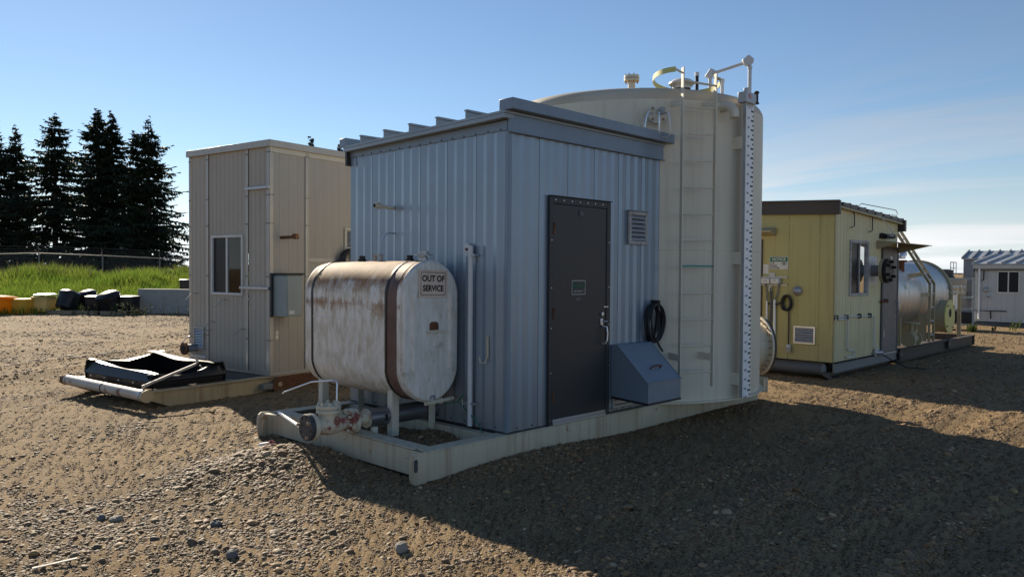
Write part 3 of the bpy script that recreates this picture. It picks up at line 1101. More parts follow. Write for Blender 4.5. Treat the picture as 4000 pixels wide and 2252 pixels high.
def spruce(label, px, D, ytop, Rb, seed, lean=0.0, group='spruces behind the fence', dens_=1.0, twin=None):
    r = np.random.default_rng(seed)
    k_ = 1.8
    base = at(px, D * k_)
    H = (1.463 + (1045 - ytop) / 3039.0 * D * k_ - base.z) / k_
    T = thing('spruce_tree', label, 'tree', base, 0, group)
    T.scale = (k_, k_, k_)
    B().lathe([(0.24, -0.2), (0.20, 0.3), (0.13, H * 0.5), (0.05, H * 0.85), (0.012, H)], (0, 0, 0), (lean * 0.02, 0, 1), 9).done('trunk', 'bark', T)
    PP, FF = [], []
    cnt = 0
    tops = [(0.0, 0.0, H, 1.0)] + ([twin] if twin else [])
    for (ox, oy, Ht, sc_) in tops:
        h = 0.15 + 0.2 * r.random()
        while h < Ht * 0.992:
            f = 1 - h / Ht
            # crown outline: narrow tip, broad skirts, ragged
            rad_ = sc_ * Rb * 1.22 * (f ** 0.82) * (0.86 + 0.22 * math.sin(h * 2.3 + seed) + 0.1 * r.normal())
            rad_ = max(rad_, 0.13 + 0.1 * r.random())
            if h < 0.5:
                rad_ *= 0.85
            nb = int(r.integers(6, 11))
            a0 = r.uniform(0, 6.28)
            for b in range(nb):
                az = a0 + 6.283 * b / nb + r.normal() * 0.25
                L = rad_ * r.uniform(0.45, 1.2)
                if r.random() < 0.07:
                    L *= 1.25
                dx, dy = math.cos(az), math.sin(az)
                ns = int((13 + L * 50) * dens_)
                t = r.uniform(0.06, 1.0, ns) ** 0.8
                droop = r.uniform(0.18, 0.42) * (0.5 + 0.8 * f)
                hb = h + r.normal() * 0.16
                zz = hb + L * (0.12 * t - droop * t ** 1.6 + 0.16 * t ** 4)
                bx, by = ox * min(1, h / Ht * 1.5) + dx * L * t, oy * min(1, h / Ht * 1.5) + dy * L * t
                side = r.choice([-1, 1], ns)
                sa = az + side * r.uniform(0.45, 1.35, ns)
                sl_ = r.uniform(0.13, 0.42, ns) * (1.12 - 0.55 * t) * min(1.0, 0.45 + L * 0.5)
                dz_ = -sl_ * r.uniform(0.05, 0.95, ns)
                ex_, ey_ = np.cos(sa) * sl_, np.sin(sa) * sl_
                tip = t > 0.86
                ex_ = np.where(tip, dx * sl_, ex_)
                ey_ = np.where(tip, dy * sl_, ey_)
                dz_ = np.where(tip, sl_ * 0.15, dz_)
                w = sl_ * r.uniform(0.10, 0.20, ns) + 0.012
                px_, py_ = -np.sin(sa) * w, np.cos(sa) * w
                pz_ = r.normal(0, 0.6, ns) * w
                A = np.stack([bx, by, zz], -1)
                M = A + np.stack([ex_, ey_, dz_ * 0.8], -1) * 0.5
                W = np.stack([px_, py_, pz_], -1)
                E = A + np.stack([ex_, ey_, dz_ * 1.25], -1)
                PP.append(np.stack([A, M + W, E, M - W], 1).reshape(-1, 3))
                k = cnt + np.arange(ns)[:, None] * 4
                FF.append(k + np.array([[0, 1, 2, 3]]))
                cnt += ns * 4
                # the bough itself
                tb = np.array([0.0, 0.35, 0.7, 0.95])
                zb = hb + L * (0.12 * tb - droop * tb ** 1.6 + 0.16 * tb ** 4)
                wd = 0.022 * (1.05 - tb) * (0.6 + 0.3 * L)
                q = []
                for i_ in range(4):
                    cx_, cy_ = ox * min(1, h / Ht * 1.5) + dx * L * tb[i_], oy * min(1, h / Ht * 1.5) + dy * L * tb[i_]
                    q.append((cx_, cy_, zb[i_] + wd[i_]))
                    q.append((cx_, cy_, zb[i_] - wd[i_]))
                PP.append(np.array(q))
                FF.append(cnt + np.array([[0, 1, 3, 2], [2, 3, 5, 4], [4, 5, 7, 6]]))
                cnt += 8
            h += r.uniform(0.20, 0.36) * (0.75 + 0.6 * f)
    quadmesh('crown', np.concatenate(PP), np.concatenate(FF), 'needles', T)
    return T


spruce('dark spruce cut off by the left edge of the picture', -20, 54, 470, 3.6, 21)
spruce('slim dark spruce second from the left edge', 66, 55, 503, 3.0, 22)
spruce('tall pointed dark spruce behind the left end of the fence', 218, 53, 450, 4.2, 23)
spruce('tallest dark spruce, left one of the close pair', 384, 52, 436, 3.9, 24)
spruce('dark spruce with blunt top, right one of the close pair', 440, 53, 449, 3.7, 25)
spruce('open branched dark spruce nearest the tan shed', 582, 50, 474, 4.0, 26, dens_=0.82, twin=(-0.75, 0.3, 9.0, 0.6))
spruce('spruce whose tip shows above the tan shed roof', 1215, 56, 540, 2.3, 27)
spruce('spruce whose tip shows between tan shed and grey shed', 1328, 56, 566, 2.6, 28)


def barrier():
    a, b = at(534, 29.4), at(1060, 28.6)
    d = (b - a)
    d.z = 0
    L = d.length
    T = thing('concrete_barrier', 'long low grey concrete block wall beside the tan shed', 'concrete barrier', (a.x, a.y, -0.26), math.atan2(d.y, d.x))
    n = 2
    for i in range(n):
        x0, x1 = L * i / n + 0.006 * i, L * (i + 1) / n - 0.006
        B().prism([(-0.30, 0), (0.30, 0), (0.27, 0.20), (0.24, 0.92), (-0.24, 0.92), (-0.27, 0.20)], lambda q, w, x0=x0: (x0, q + 0.3, w), (x1 - x0, 0, 0)).done('block', 'concrete', T, bevel=0.02)
    return T


barrier()


def pallet(px, D, rz, label, w=1.15, dpt=1.0):
    p = at(px, D)
    T = thing('wooden_pallet', label, 'pallet', p, rz, 'pallets under the black tubs')
    f = None
    for i in range(7):
        y = -dpt / 2 + i * dpt / 6.6
        if f is None:
            f = B().box(-w / 2, w / 2, y, y + 0.09, 0.11, 0.13).done('board', 'wood', T)
            y0 = y
        else:
            share(f, T, (0, y - y0, 0))
    for x in (-w / 2, -0.04, w / 2 - 0.08):
        B().box(x, x + 0.08, -dpt / 2, dpt / 2, 0.0, 0.109).done('runner', 'wood', T)
    return T


pallet(275, 29.0, 0.6, 'weathered pallet under the leftmost black tub')
pallet(375, 29.0, 0.55, 'weathered pallet under the middle black tubs')
pallet(478, 28.8, 0.65, 'weathered pallet nearest the concrete barrier')


def tub(px, D, w, d, h, rz, mat, label, z0=0.0, tilt=0.0, lid=True, group='plastic tubs along the back of the yard', e=5.0, rimmat=None, dome=0.0):
    p = at(px, D)
    T = thing('plastic_tub', label, 'tub', (p.x, p.y, p.z + z0), rz, group)
    T.rotation_euler = (0, tilt, rz)
    rings = [srect(0, 0, 0, w * 0.43, d * 0.43, e), srect(0, 0, 0.02, w * 0.455, d * 0.455, e), srect(0, 0, h * 0.5, w * 0.48, d * 0.48, e), srect(0, 0, h * 0.93, w * 0.49, d * 0.49, e)]
    B().loft(rings).done('body', mat, T)
    B().loft([srect(0, 0, h * 0.80, w * 0.50, d * 0.50, e), srect(0, 0, h * 0.84, w * 0.505, d * 0.505, e), srect(0, 0, h * 0.86, w * 0.50, d * 0.50, e)]).done('rib', mat, T)
    if lid:
        lr = [srect(0, 0, h * 0.935, w * 0.52, d * 0.52, e), srect(0, 0, h * 0.99, w * 0.52, d * 0.52, e), srect(0, 0, h * 1.02 + dome * 0.6, w * 0.42, d * 0.42, 3), srect(0, 0, h * 1.03 + dome, w * 0.2, d * 0.2, 2.4)]
        B().loft(lr).done('lid', rimmat or mat, T)
    return T


tub(8, 28.3, 0.80, 0.74, 0.62, 0.5, 'tub_orange', 'bright orange-yellow tub cut off at the left edge', tilt=0.08, dome=0.04)
tub(88, 28.6, 0.74, 0.7, 0.55, 0.6, 'tub_yellow', 'dull yellow tub half hidden by grass, middle of the yellow ones')
tub(171, 29.0, 0.70, 0.66, 0.56, 0.7, 'tub_cream', 'cream yellow tub with a loose silvery lid, nearest the black tubs', z0=0.05)
_p = at(171, 29.0)
B().loft([srect(_p.x + 0.05, _p.y, _p.z + 0.665, 0.34, 0.3, 4, rot=0.7), srect(_p.x + 0.05, _p.y, _p.z + 0.69, 0.36, 0.32, 4, rot=0.7), srect(_p.x + 0.09, _p.y, _p.z + 0.735, 0.22, 0.2, 3, rot=0.7)]).done('loose_lid', 'alu', None, label='silvery lid lying on the cream yellow tub', cat='lid')
tub(256, 28.9, 0.76, 0.74, 0.60, 0.4, 'black_plastic', 'round bellied black tub lying tilted, leftmost of the black ones', z0=0.16, tilt=0.42, dome=0.10, e=2.6)
tub(308, 29.4, 0.5, 0.5, 0.46, 0.7, 'black_plastic', 'small square black tub beside the tilted leftmost one', z0=0.14)
tub(352, 29.6, 0.62, 0.6, 0.62, 0.3, 'black_plastic', 'black tub with raised lid behind the square ones', z0=0.14, tilt=-0.25, dome=0.08, e=3)
tub(375, 28.9, 0.66, 0.6, 0.52, 0.75, 'black_plastic', 'square black tub with flat grey-edged lid in the row middle', z0=0.14)
tub(440, 28.8, 0.76, 0.72, 0.60, 0.35, 'black_plastic', 'big black tub tipped over to the left with straps', z0=0.15, tilt=-0.38, dome=0.09, e=2.8)
tub(505, 28.9, 0.62, 0.6, 0.56, 0.7, 'black_plastic', 'black lidded tub next to the concrete barrier', z0=0.10)
tub(728, 30.6, 0.42, 0.42, 0.52, 0.4, 'black_plastic', 'black bin seen above the barrier at the tan shed corner', z0=0.72)


def weed(px, D, h, seed):
    r = random.Random(seed)
    T = thing('weed', 'small leafy green weed growing along the concrete barrier and pallets', 'weed', at(px, D), r.uniform(0, 6), 'weeds along the barrier and pallets')
    b, l = B(), B()
    for s in range(r.randint(2, 4)):
        a = r.uniform(0, 6.28)
        k = Vector((math.cos(a), math.sin(a), 0)) * h * r.uniform(0.05, 0.3)
        top = k + Z1 * h * r.uniform(0.65, 1.0)
        b.cyl(k * 0.2, top, 0.006, 4, 0.003)
        for i in range(11):
            t = r.uniform(0.12, 1.0)
            p = (k * 0.2).lerp(top, t)
            q = r.uniform(0, 6.28)
            d = Vector((math.cos(q), math.sin(q), r.uniform(-0.1, 0.7))) * h * r.uniform(0.10, 0.2) * (1.2 - 0.6 * t)
            sd = d.cross(Z1).normalized() * d.length * 0.3
            l.add([p, p + d * 0.5 + sd, p + d, p + d * 0.5 - sd], [(0, 1, 2, 3)])
    b.done('stem', 'weed_leaf', T, smooth=0)
    l.done('leaves', 'weed_leaf', T, smooth=0)


for _i, (_px, _D, _h) in enumerate(((322, 27.6, 0.5), (345, 27.8, 0.35), (365, 27.6, 0.45), (432, 27.5, 0.4), (452, 27.9, 0.5), (470, 27.4, 0.65), (488, 27.6, 0.6), (515, 27.5, 0.45),
                                    (530, 27.6, 0.4), (548, 27.8, 0.3), (568, 27.7, 0.5), (592, 27.8, 0.6), (637, 27.9, 0.45), (660, 27.8, 0.25), (692, 27.8, 0.4), (735, 27.6, 0.45), (680, 27.5, 0.2))):
    weed(_px, _D, _h, 500 + _i)

# ------------------------------------------------------------------ the cream skid under grey shed and tank
FL = Fr((0, 0, 0), (0, 1, 0), (-1, 0, 0))      # left faces: u runs back (+Y), n is -X
FRT = Fr((0, 0, 0), (1, 0, 0), (0, -1, 0))     # right faces: u runs +X, n is -Y


def skid():
    T = thing('equipment_skid', 'long cream steel skid carrying the blue-grey shed and the tall tank', 'skid', (0, 0, 0))
    for y0, s, nm in ((-0.03, 1, 'near'), (2.47, -1, 'far')):
        b = B()
        b.box(-0.97, 4.70, min(y0, y0 + s * 0.014), max(y0, y0 + s * 0.014), -0.245, -0.014)
        b.box(-0.93, 4.70, min(y0 - s * 0.004, y0 + s * 0.15), max(y0 - s * 0.004, y0 + s * 0.15), -0.0125, -0.0025)
        b.box(-0.95, 4.70, min(y0 + s * 0.015, y0 + s * 0.15), max(y0 + s * 0.015, y0 + s * 0.15), -0.245, -0.235)
        b.done('side_beam', 'cream', T, bevel=0.002)
        # towing nose: rounded end plate
        pl = [(-0.94, -0.255), (-1.06, -0.255), (-1.095, -0.235), (-1.108, -0.19), (-1.108, -0.06), (-1.095, -0.015), (-1.065, 0.006), (-0.94, -0.002)]
        no = B().prism(pl, lambda a, c, y0=y0, s=s: (a, y0 - s * 0.003, c), (0, s * 0.022, 0)).done('nose_plate', 'cream', T, bevel=0.003)
        sl_ = [(-1.075, -0.135), (-1.066, -0.148), (-1.048, -0.148), (-1.038, -0.135), (-1.038, -0.058), (-1.048, -0.045), (-1.066, -0.045), (-1.075, -0.058)]
        B().prism(sl_, lambda a, c, y0=y0, s=s: (a, y0 - s * 0.006, c), (0, s * 0.003, 0)).done('tow_slot', 'flange_slate', no)
    b = B()
    b.box(-0.952, -0.940, -0.015, 2.455, -0.225, -0.016)
    b.box(-0.956, -0.80, 0.125, 2.315, -0.011, -0.001)
    b.done('end_beam', 'cream', T, bevel=0.002)
    for x in (-0.10, 0.9, 2.3, 3.6, 4.58):
        B().box(x, x + 0.1, -0.013, 2.453, -0.2, -0.014).done('cross_beam', 'cream', T)
    B().box(-0.93, 4.69, 0.0, 2.44, -0.215, -0.203).done('floor_plate', 'cream', T)
    B().box(4.71, 4.80, -0.10, 0.0, -0.12, 0.06).box(4.801, 4.815, -0.11, 0.01, -0.13, 0.07).done('end_lug', 'cream', T, bevel=0.003)
    # bent bar and pipe at the far nose
    B().bar((-1.02, 2.20, 0.0), (-1.06, 2.37, 0.0), 0.05, 0.012).bar((-1.06, 2.37, 0.0), (-1.06, 2.43, -0.06), 0.05, 0.012).bar((-1.06, 2.43, -0.06), (-1.06, 2.47, -0.24), 0.05, 0.012).done('bent_bar', 'cream', T)
    return T


skid()
_g = B()
_n = 30
_xs = np.linspace(-0.935, -0.01, _n)
_ys = np.linspace(0.0, 2.44, _n * 2)
_XX, _YY = np.meshgrid(_xs, _ys)
_ZZ = -0.09 + 0.02 * wob(_XX, _YY, 4.0) - 0.07 * np.exp(-(((_XX + 0.12) / 0.25) ** 2 + ((_YY - 0.35) / 0.22) ** 2))
_V = np.stack([_XX, _YY, _ZZ], -1).reshape(-1, 3)
_F = [(j * _n + i, j * _n + i + 1, (j + 1) * _n + i + 1, (j + 1) * _n + i) for j in range(2 * _n - 1) for i in range(_n - 1)]
_g.add(_V, _F).done('gravel_bed', 'gravel_ground', None, kind='structure', label='gravel lying in the open bay of the cream skid')


# ------------------------------------------------------------------ blue-grey shed
def grey_shed():
    T = thing('grey_shed', 'blue-grey ribbed metal shed with charcoal door on the cream skid', 'shed', (0, 0, 0))
    W, D, H = 2.44, 2.44, 2.80
    B().box(0.03, 2.30, 0.03, D - 0.03, 0.004, H).done('light_stop_box', 'interior_dark', T)  # box added unseen behind the panels to stop light leaking through
    pw = 0.4067
    profL = [(0.0, 0.010), (0.36, 0.0), (1.0, 0.010)][:2]
    profF = [(0.0, 0.0), (0.36, 0.010)]
    for i in range(6):
        sheet(FL, pw * i + 0.0025, pw * (i + 1) - 0.0025, 0.012, 2.79, pw / 3, profL).done('wall_panel', 'shed_blue', T, smooth=0)
    for i in range(6):
        u1 = pw * (i + 1) - 0.0025
        sheet(FRT, pw * i + 0.0025, u1, 0.012, 2.72, pw / 3, profF).done('wall_panel', 'shed_blue', T, smooth=0)
    B().box(0.0, 2.3, D - 0.012, D, 0.012, 2.78).done('rear_wall', 'shed_blue', T)
    # corner trims
    B().box(-0.0125, 0.03, -0.0135, 0.0, 0.012, 2.70).box(-0.0135, 0.0, -0.012, 0.03, 0.012, 2.70).done('corner_trim', 'shed_blue_trim', T)
    B().box(W - 0.055, W + 0.004, -0.0145, 0.02, 0.012, 2.70).done('edge_trim', 'shed_blue_trim', T)
    for z in (0.1, 0.42, 0.75, 1.05, 1.38, 1.70, 2.02, 2.35, 2.6):
        B().cyl((W - 0.02, -0.014, z), (W - 0.02, -0.019, z), 0.008, 6).done('screw', 'frame_dark', T)
    B().box(-0.008, 2.43, -0.010, 0.01, -0.002, 0.014).box(-0.010, 0.01, -0.006, D, -0.0015, 0.0135).done('gap_shade_strip', 'frame_dark', T)  # dark strip: the shade of the gap above the skid, put into colour
    sc0 = None
    for i in range(11):
        p = Vector((0.12 + i * 0.2, -0.012, 0.04))
        if 0.5 < p.x < 1.5:
            continue
        if sc0 is None:
            sc0 = B().cyl(p, p + Vector((0, -0.007, 0)), 0.007, 6).done('screw', 'frame_dark', T)
            p0 = p
        else:
            share(sc0, T, p - p0)
    sc1 = None
    for i in range(11):
        p = Vector((-0.011, 0.13 + i * 0.2034, 0.045))
        if sc1 is None:
            sc1 = B().cyl(p, p + Vector((-0.007, 0, 0)), 0.007, 6).done('screw', 'frame_dark', T)
            p1 = p
        else:
            share(sc1, T, p - p1)
    # roof: sheet with standing ribs, slight fall to the back
    def rz(y):
        return 2.862 - 0.023 * y
    B().hexa([(-0.10, -0.05, rz(0) - 0.022), (2.50, -0.05, rz(0) - 0.022), (2.50, 2.46, rz(2.46) - 0.022), (-0.10, 2.46, rz(2.46) - 0.022),
              (-0.10, -0.05, rz(0)), (2.50, -0.05, rz(0)), (2.50, 2.46, rz(2.46)), (-0.10, 2.46, rz(2.46))]).done('roof', 'roof_metal', T)
    first = None
    for y in (0.455, 0.872, 1.29, 1.708, 2.125):
        if first is None:
            pr = [(-0.007, 0.0), (0.007, 0.0), (0.007, 0.066), (0.022, 0.066), (0.022, 0.080), (-0.024, 0.080), (-0.024, 0.062), (-0.017, 0.062), (-0.017, 0.071), (-0.007, 0.071)]
            first = B().prism(pr, lambda a, c: (-0.10, y + a, rz(y) + c), (2.55, 0, 0)).done('roof_rib', 'roof_metal', T, smooth=0)
            y0 = y
        else:
            share(first, T, (0, y - y0, rz(y) - rz(y0)))
    # gable closure strip on the left wall
    B().hexa([(-0.018, 0, 2.705), (-0.0135, 0, 2.705), (-0.0135, 2.44, 2.685), (-0.018, 2.44, 2.685), (-0.018, 0, 2.79), (-0.0135, 0, 2.79), (-0.0135, 2.44, 2.75), (-0.018, 2.44, 2.75)]).done('eave_strip', 'shed_blue_trim', T)
    B().hexa([(-0.098, -0.04, 2.80), (0.02, -0.04, 2.80), (0.02, 2.45, 2.745), (-0.098, 2.45, 2.745), (-0.098, -0.04, 2.837), (0.02, -0.04, 2.837), (0.02, 2.45, 2.78), (-0.098, 2.45, 2.78)]).done('eave_soffit', 'roof_metal', T)
    for i in range(15):
        y = 0.08 + i * 0.163
        B().cyl((-0.018, y, 2.715 - 0.008 * y), (-0.024, y, 2.715 - 0.008 * y), 0.007, 6).done('screw', 'frame_dark', T)
    # fascia: deep cap over a flat board with a turned lip
    B().box(-0.075, 2.475, -0.125, 0.045, 2.868, 2.966).done('fascia_cap', 'shed_blue_trim', T, bevel=0.004)
    B().box(-0.026, 2.45, -0.034, -0.014, 2.695, 2.867).box(-0.026, 2.45, -0.048, -0.014, 2.682, 2.694).done('fascia_board', 'shed_blue_trim', T, bevel=0.002)
    B().box(-0.103, 2.5, 2.40, 2.52, 2.80, 2.895).done('rear_fascia_cap', 'shed_blue_trim', T, bevel=0.004)
    B().box(-0.058, 2.45, 2.442, 2.475, 2.60, 2.80).done('rear_fascia_board', 'frame_dark', T)
    # door in its frame
    fo = B()
    fo.fbox(FRT, 0.523, 0.583, 0.012, 0.034, 0.0, 2.16).fbox(FRT, 1.397, 1.458, 0.012, 0.034, 0.0, 2.16).fbox(FRT, 0.583, 1.397, 0.012, 0.034, 2.093, 2.16).fbox(FRT, 0.515, 1.466, 0.012, 0.052, 2.161, 2.168)
    fo = fo.done('door_frame', 'frame_dark', T, bevel=0.003)
    for x in (0.60, 0.72, 0.84, 0.96, 1.08, 1.20, 1.32):
        B().cyl((x, -0.034, 2.128), (x, -0.039, 2.128), 0.007, 6).done('screw', 'alu', fo)
    for x in (0.548, 1.432):
        for z in (0.05, 0.5, 0.92, 1.3, 1.75):
            B().cyl((x, -0.034, z), (x, -0.039, z), 0.006, 6).done('screw', 'alu', fo)
    do = B().fbox(FRT, 0.586, 1.394, 0.012, 0.026, 0.056, 2.09).done('door', 'door_charcoal', T, bevel=0.003)
    B().fbox(FRT, 0.586, 1.394, 0.012, 0.040, -0.003, 0.026).fbox(FRT, 0.586, 1.394, 0.012, 0.032, 0.027, 0.054).done('threshold', 'alu', T, bevel=0.002)
    for z in (1.86, 1.06, 0.27):
        B().cyl((0.584, -0.037, z - 0.055), (0.584, -0.037, z + 0.055), 0.010, 8).fbox(FRT, 0.586, 0.60, 0.0265, 0.032, z - 0.055, z + 0.055).done('hinge', 'rust_heavy', do)
    B().cyl((1.325, -0.026, 1.03), (1.325, -0.045, 1.03), 0.019, 14).done('deadbolt', 'alu', do)
    B().fbox(FRT, 1.305, 1.345, 0.027, 0.036, 0.915, 0.985).done('lock_plate', 'alu', do, bevel=0.004)
    B().tube([(1.325, -0.03, 0.955), (1.325, -0.06, 0.955), (1.375, -0.063, 0.955)], 0.006, 6).done('latch', 'alu', do)
    B().tube([(1.335, -0.03, 0.905), (1.352, -0.075, 0.90), (1.358, -0.08, 0.84), (1.355, -0.08, 0.77), (1.34, -0.072, 0.735), (1.325, -0.03, 0.73)], 0.0095, 8).done('pull_handle', 'alu', do)
    B().fbox(FRT, 1.36, 1.395, 0.027, 0.034, 1.093, 1.107).fbox(FRT, 1.40, 1.42, 0.035, 0.040, 1.094, 1.106).done('latch_plate', 'alu', do)
    sg = B().fbox(FRT, 0.850, 1.063, 0.0265, 0.029, 1.228, 1.372).done('sign_plate', 'sign_black', do, label='small black plate with green lettering and white border')
    b = B()
    for (u0, u1, z0, z1) in ((0.853, 1.06, 1.364, 1.369), (0.853, 1.06, 1.231, 1.236), (0.853, 0.858, 1.236, 1.364), (1.055, 1.06, 1.236, 1.364)):
        b.fbox(FRT, u0, u1, 0.0292, 0.0300, z0, z1)
    b.text('Mfg. & Supply Ltd.', 0.019, (0.955, -0.0305, 1.265), X1, Z1, 0.01)
    b.done('sign_border', 'sign_white', do)
    b = B().text('NUSCO', 0.046, (0.985, -0.0305, 1.312), X1, Z1, 0.015)
    b.tube([(0.878, -0.030, 1.295), (0.878, -0.030, 1.335)] + arc((0.895, -0.030, 1.335), (-1, 0, 0), (0, 0, 1), 0.017, 0, 180, 8) + [(0.912, -0.030, 1.295)], 0.0042, 4)
    b.tube([(0.895, -0.030, 1.295), (0.895, -0.030, 1.33)], 0.0042, 4)
    b.done('sign_lettering', 'print_green', do)
    B().fbox(FRT, 0.925, 0.985, 0.0265, 0.0272, 1.175, 1.200).done('worn_label', 'print_grey', do)
    lp = B().fbox(FRT, 0.945, 1.048, 0.0265, 0.030, 1.985, 2.056).done('small_plate', 'frame_dark', do)
    B().prism([(-0.026, 0), (0, -0.026), (0.026, 0), (0, 0.026)], lambda a, c: (0.9965 + a, -0.0305, 2.02 + c), (0, -0.001, 0)).done('diamond_mark', 'print_grey', do)
    # vents and hood
    fr2 = Fr((0, -0.010, 0), (1, 0, 0), (0, -1, 0))
    louver(fr2, 1.775, 2.112, 1.745, 2.095, 6, T, 'window_frame_dirty', 'galv', 0.038, 0.028)
    B().fbox(fr2, 1.765, 2.122, 0.002, 0.045, 2.098, 2.104).done('vent_cap', 'shed_blue_trim', T)
    louver(fr2, 1.535, 2.08, 0.045, 0.26, 3, T, 'galv', 'galv', 0.03, 0.018, name='low_vent')
    hd = B()
    A = [(1.508, 0.165), (1.508, 0.706)]
    yo = -0.014
    def hp(x, y, z):
        return Vector((x, yo - y, z))
    V = [hp(1.508, 0, 0.175), hp(2.10, 0, 0.175), hp(2.10, 0.46, 0.150), hp(1.508, 0.46, 0.150), hp(1.508, 0, 0.706), hp(2.10, 0, 0.706), hp(2.10, 0.46, 0.350), hp(1.508, 0.46, 0.350), hp(1.508, 0.08, 0.706), hp(2.10, 0.08, 0.706)]
    hd.add(V, [(0, 3, 7, 8, 4), (1, 5, 9, 6, 2), (3, 2, 6, 7), (7, 6, 9, 8), (8, 9, 5, 4)])
    # inner faces so the open underside has thickness
    Vi = [v + Vector((0.006 if v.x < 1.8 else -0.006, 0.006 if v.y < -0.2 else 0, -0.006 if v.z > 0.2 else 0)) for v in V]
    hd.add(Vi, [(8, 7, 3, 0, 4)[::1], (2, 6, 9, 5, 1), (7, 6, 2, 3), (8, 9, 6, 7), (4, 5, 9, 8)])
    ho = hd.done('hood', 'shed_blue_trim', T, smooth=0)
    B().bar(hp(1.504, 0.465, 0.353), hp(2.104, 0.465, 0.353), 0.012, 0.012).bar(hp(1.506, 0.46, 0.352), hp(1.506, 0.08, 0.708), 0.012, 0.008).bar(hp(2.102, 0.46, 0.352), hp(2.102, 0.08, 0.708), 0.012, 0.008).done('hood_edge', 'shed_blue_trim', ho)
    B().bar(hp(1.506, 0.01, 0.166), hp(1.506, 0.46, 0.142), 0.010, 0.022).bar(hp(1.506, 0.462, 0.142), hp(2.10, 0.462, 0.142), 0.010, 0.020).done('hood_seal', 'black_rubber', ho)
    c1, c2 = hp(1.72, 0.33, 0.458), hp(1.90, 0.33, 0.458)
    B().tube([c1, c1 + Vector((0.01, -0.03, 0.035)), c1.lerp(c2, 0.5) + Vector((0, -0.04, 0.045)), c2 + Vector((-0.01, -0.03, 0.035)), c2], 0.009, 6).done('hood_handle', 'rust_heavy', ho)
    # things fixed to the left wall
    def L(y, n, z):
        return FL.P(y, n, z)
    B().tube([L(0.425, 0.055, 1.69), L(0.428, 0.055, 0.9), L(0.425, 0.055, 0.02)], 0.024, 12).done('downpipe', 'pvc', T)
    for z in (1.60, 0.23):
        B().bar(L(0.36, 0.04, z), L(0.49, 0.04, z), 0.06, 0.018).done('pipe_clamp', 'galv', T)
    B().cyl(L(0.50, 0.01, 1.655), L(0.50, 0.035, 1.655), 0.055, 16).done('round_plate', 'galv', T)
    B().cyl(L(0.50, 0.035, 1.655), L(0.50, 0.05, 1.655), 0.012, 8).done('plate_stud', 'rust_heavy', T)
    B().bar(L(0.235, 0.016, 0.86), L(0.235, 0.016, 0.66), 0.025, 0.008).tube([L(0.235, 0.02, 0.67), L(0.235, 0.05, 0.62), L(0.27, 0.07, 0.62), L(0.30, 0.06, 0.67)], 0.008, 6).done('hook', 'cream', T)
    B().cyl(L(1.68, 0.0, 2.10), L(1.70, 0.15, 2.11), 0.019, 12).done('stub_pipe', 'cream_light', T)
    B().cyl(L(1.70, 0.15, 2.11), L(1.705, 0.215, 2.113), 0.030, 12).cyl(L(1.68, 0.165, 2.14), L(1.68, 0.20, 2.14), 0.009, 6).cyl(L(1.725, 0.165, 2.14), L(1.725, 0.20, 2.14), 0.009, 6).done('hose_coupling', 'cream_light', T)
    B().cyl(L(1.7053, 0.2152, 2.113), L(1.7055, 0.219, 2.113), 0.022, 12).done('coupling_bore', 'interior_dark', T)
    B().tube([L(1.64, 0.0, 1.835), L(1.65, 0.07, 1.84), L(1.67, 0.10, 1.825), L(1.69, 0.14, 1.75)], 0.008, 6).done('vent_tube', 'alu', T)
    return T


grey_shed()


def coil(label, c, u, z, rx, rzz, n, r, parent=None, seed=1, hookm='black_rubber'):
    rr = random.Random(seed)
    c, u = Vector(c), Vector(u)
    nrm = u.cross(Z1).normalized()
    T = thing('cable_coil', label, 'cable coil', c)
    for i in range(n):
        k = rr.uniform(0.72, 1.05)
        du = rr.uniform(-0.25, 0.25) * rx
        dzz = rr.uniform(-0.06, 0.06) * rzz
        pts = []
        for j in range(28):
            a = 2 * math.pi * j / 28
            pts.append(u * (math.cos(a) * rx * k + du * (0.5 - 0.5 * math.sin(a))) + Z1 * (math.sin(a) * rzz * (0.9 + 0.1 * k) + dzz) + nrm * (0.02 + 0.011 * i + 0.01 * math.sin(2 * a + i)))
        B().tube(pts, r, 7, closed=True).done('loop', 'black_rubber', T)
    return T


_c = coil('coil of black cable hanging on the blue-grey wall above the hood', (2.205, -0.012, 0.90), (1, 0, 0), Z1, 0.135, 0.20, 8, 0.013, seed=4)
B().box(-0.02 + 0.03, 0.02 + 0.03, -0.10, -0.002, 0.17, 0.25).done('hanger', 'black_rubber', _c, bevel=0.004)
B().tube([(0.06, -0.05, -0.19), (0.07, -0.09, -0.27), (0.09, -0.11, -0.31)], 0.012, 6).done('plug_lead', 'black_rubber', _c)


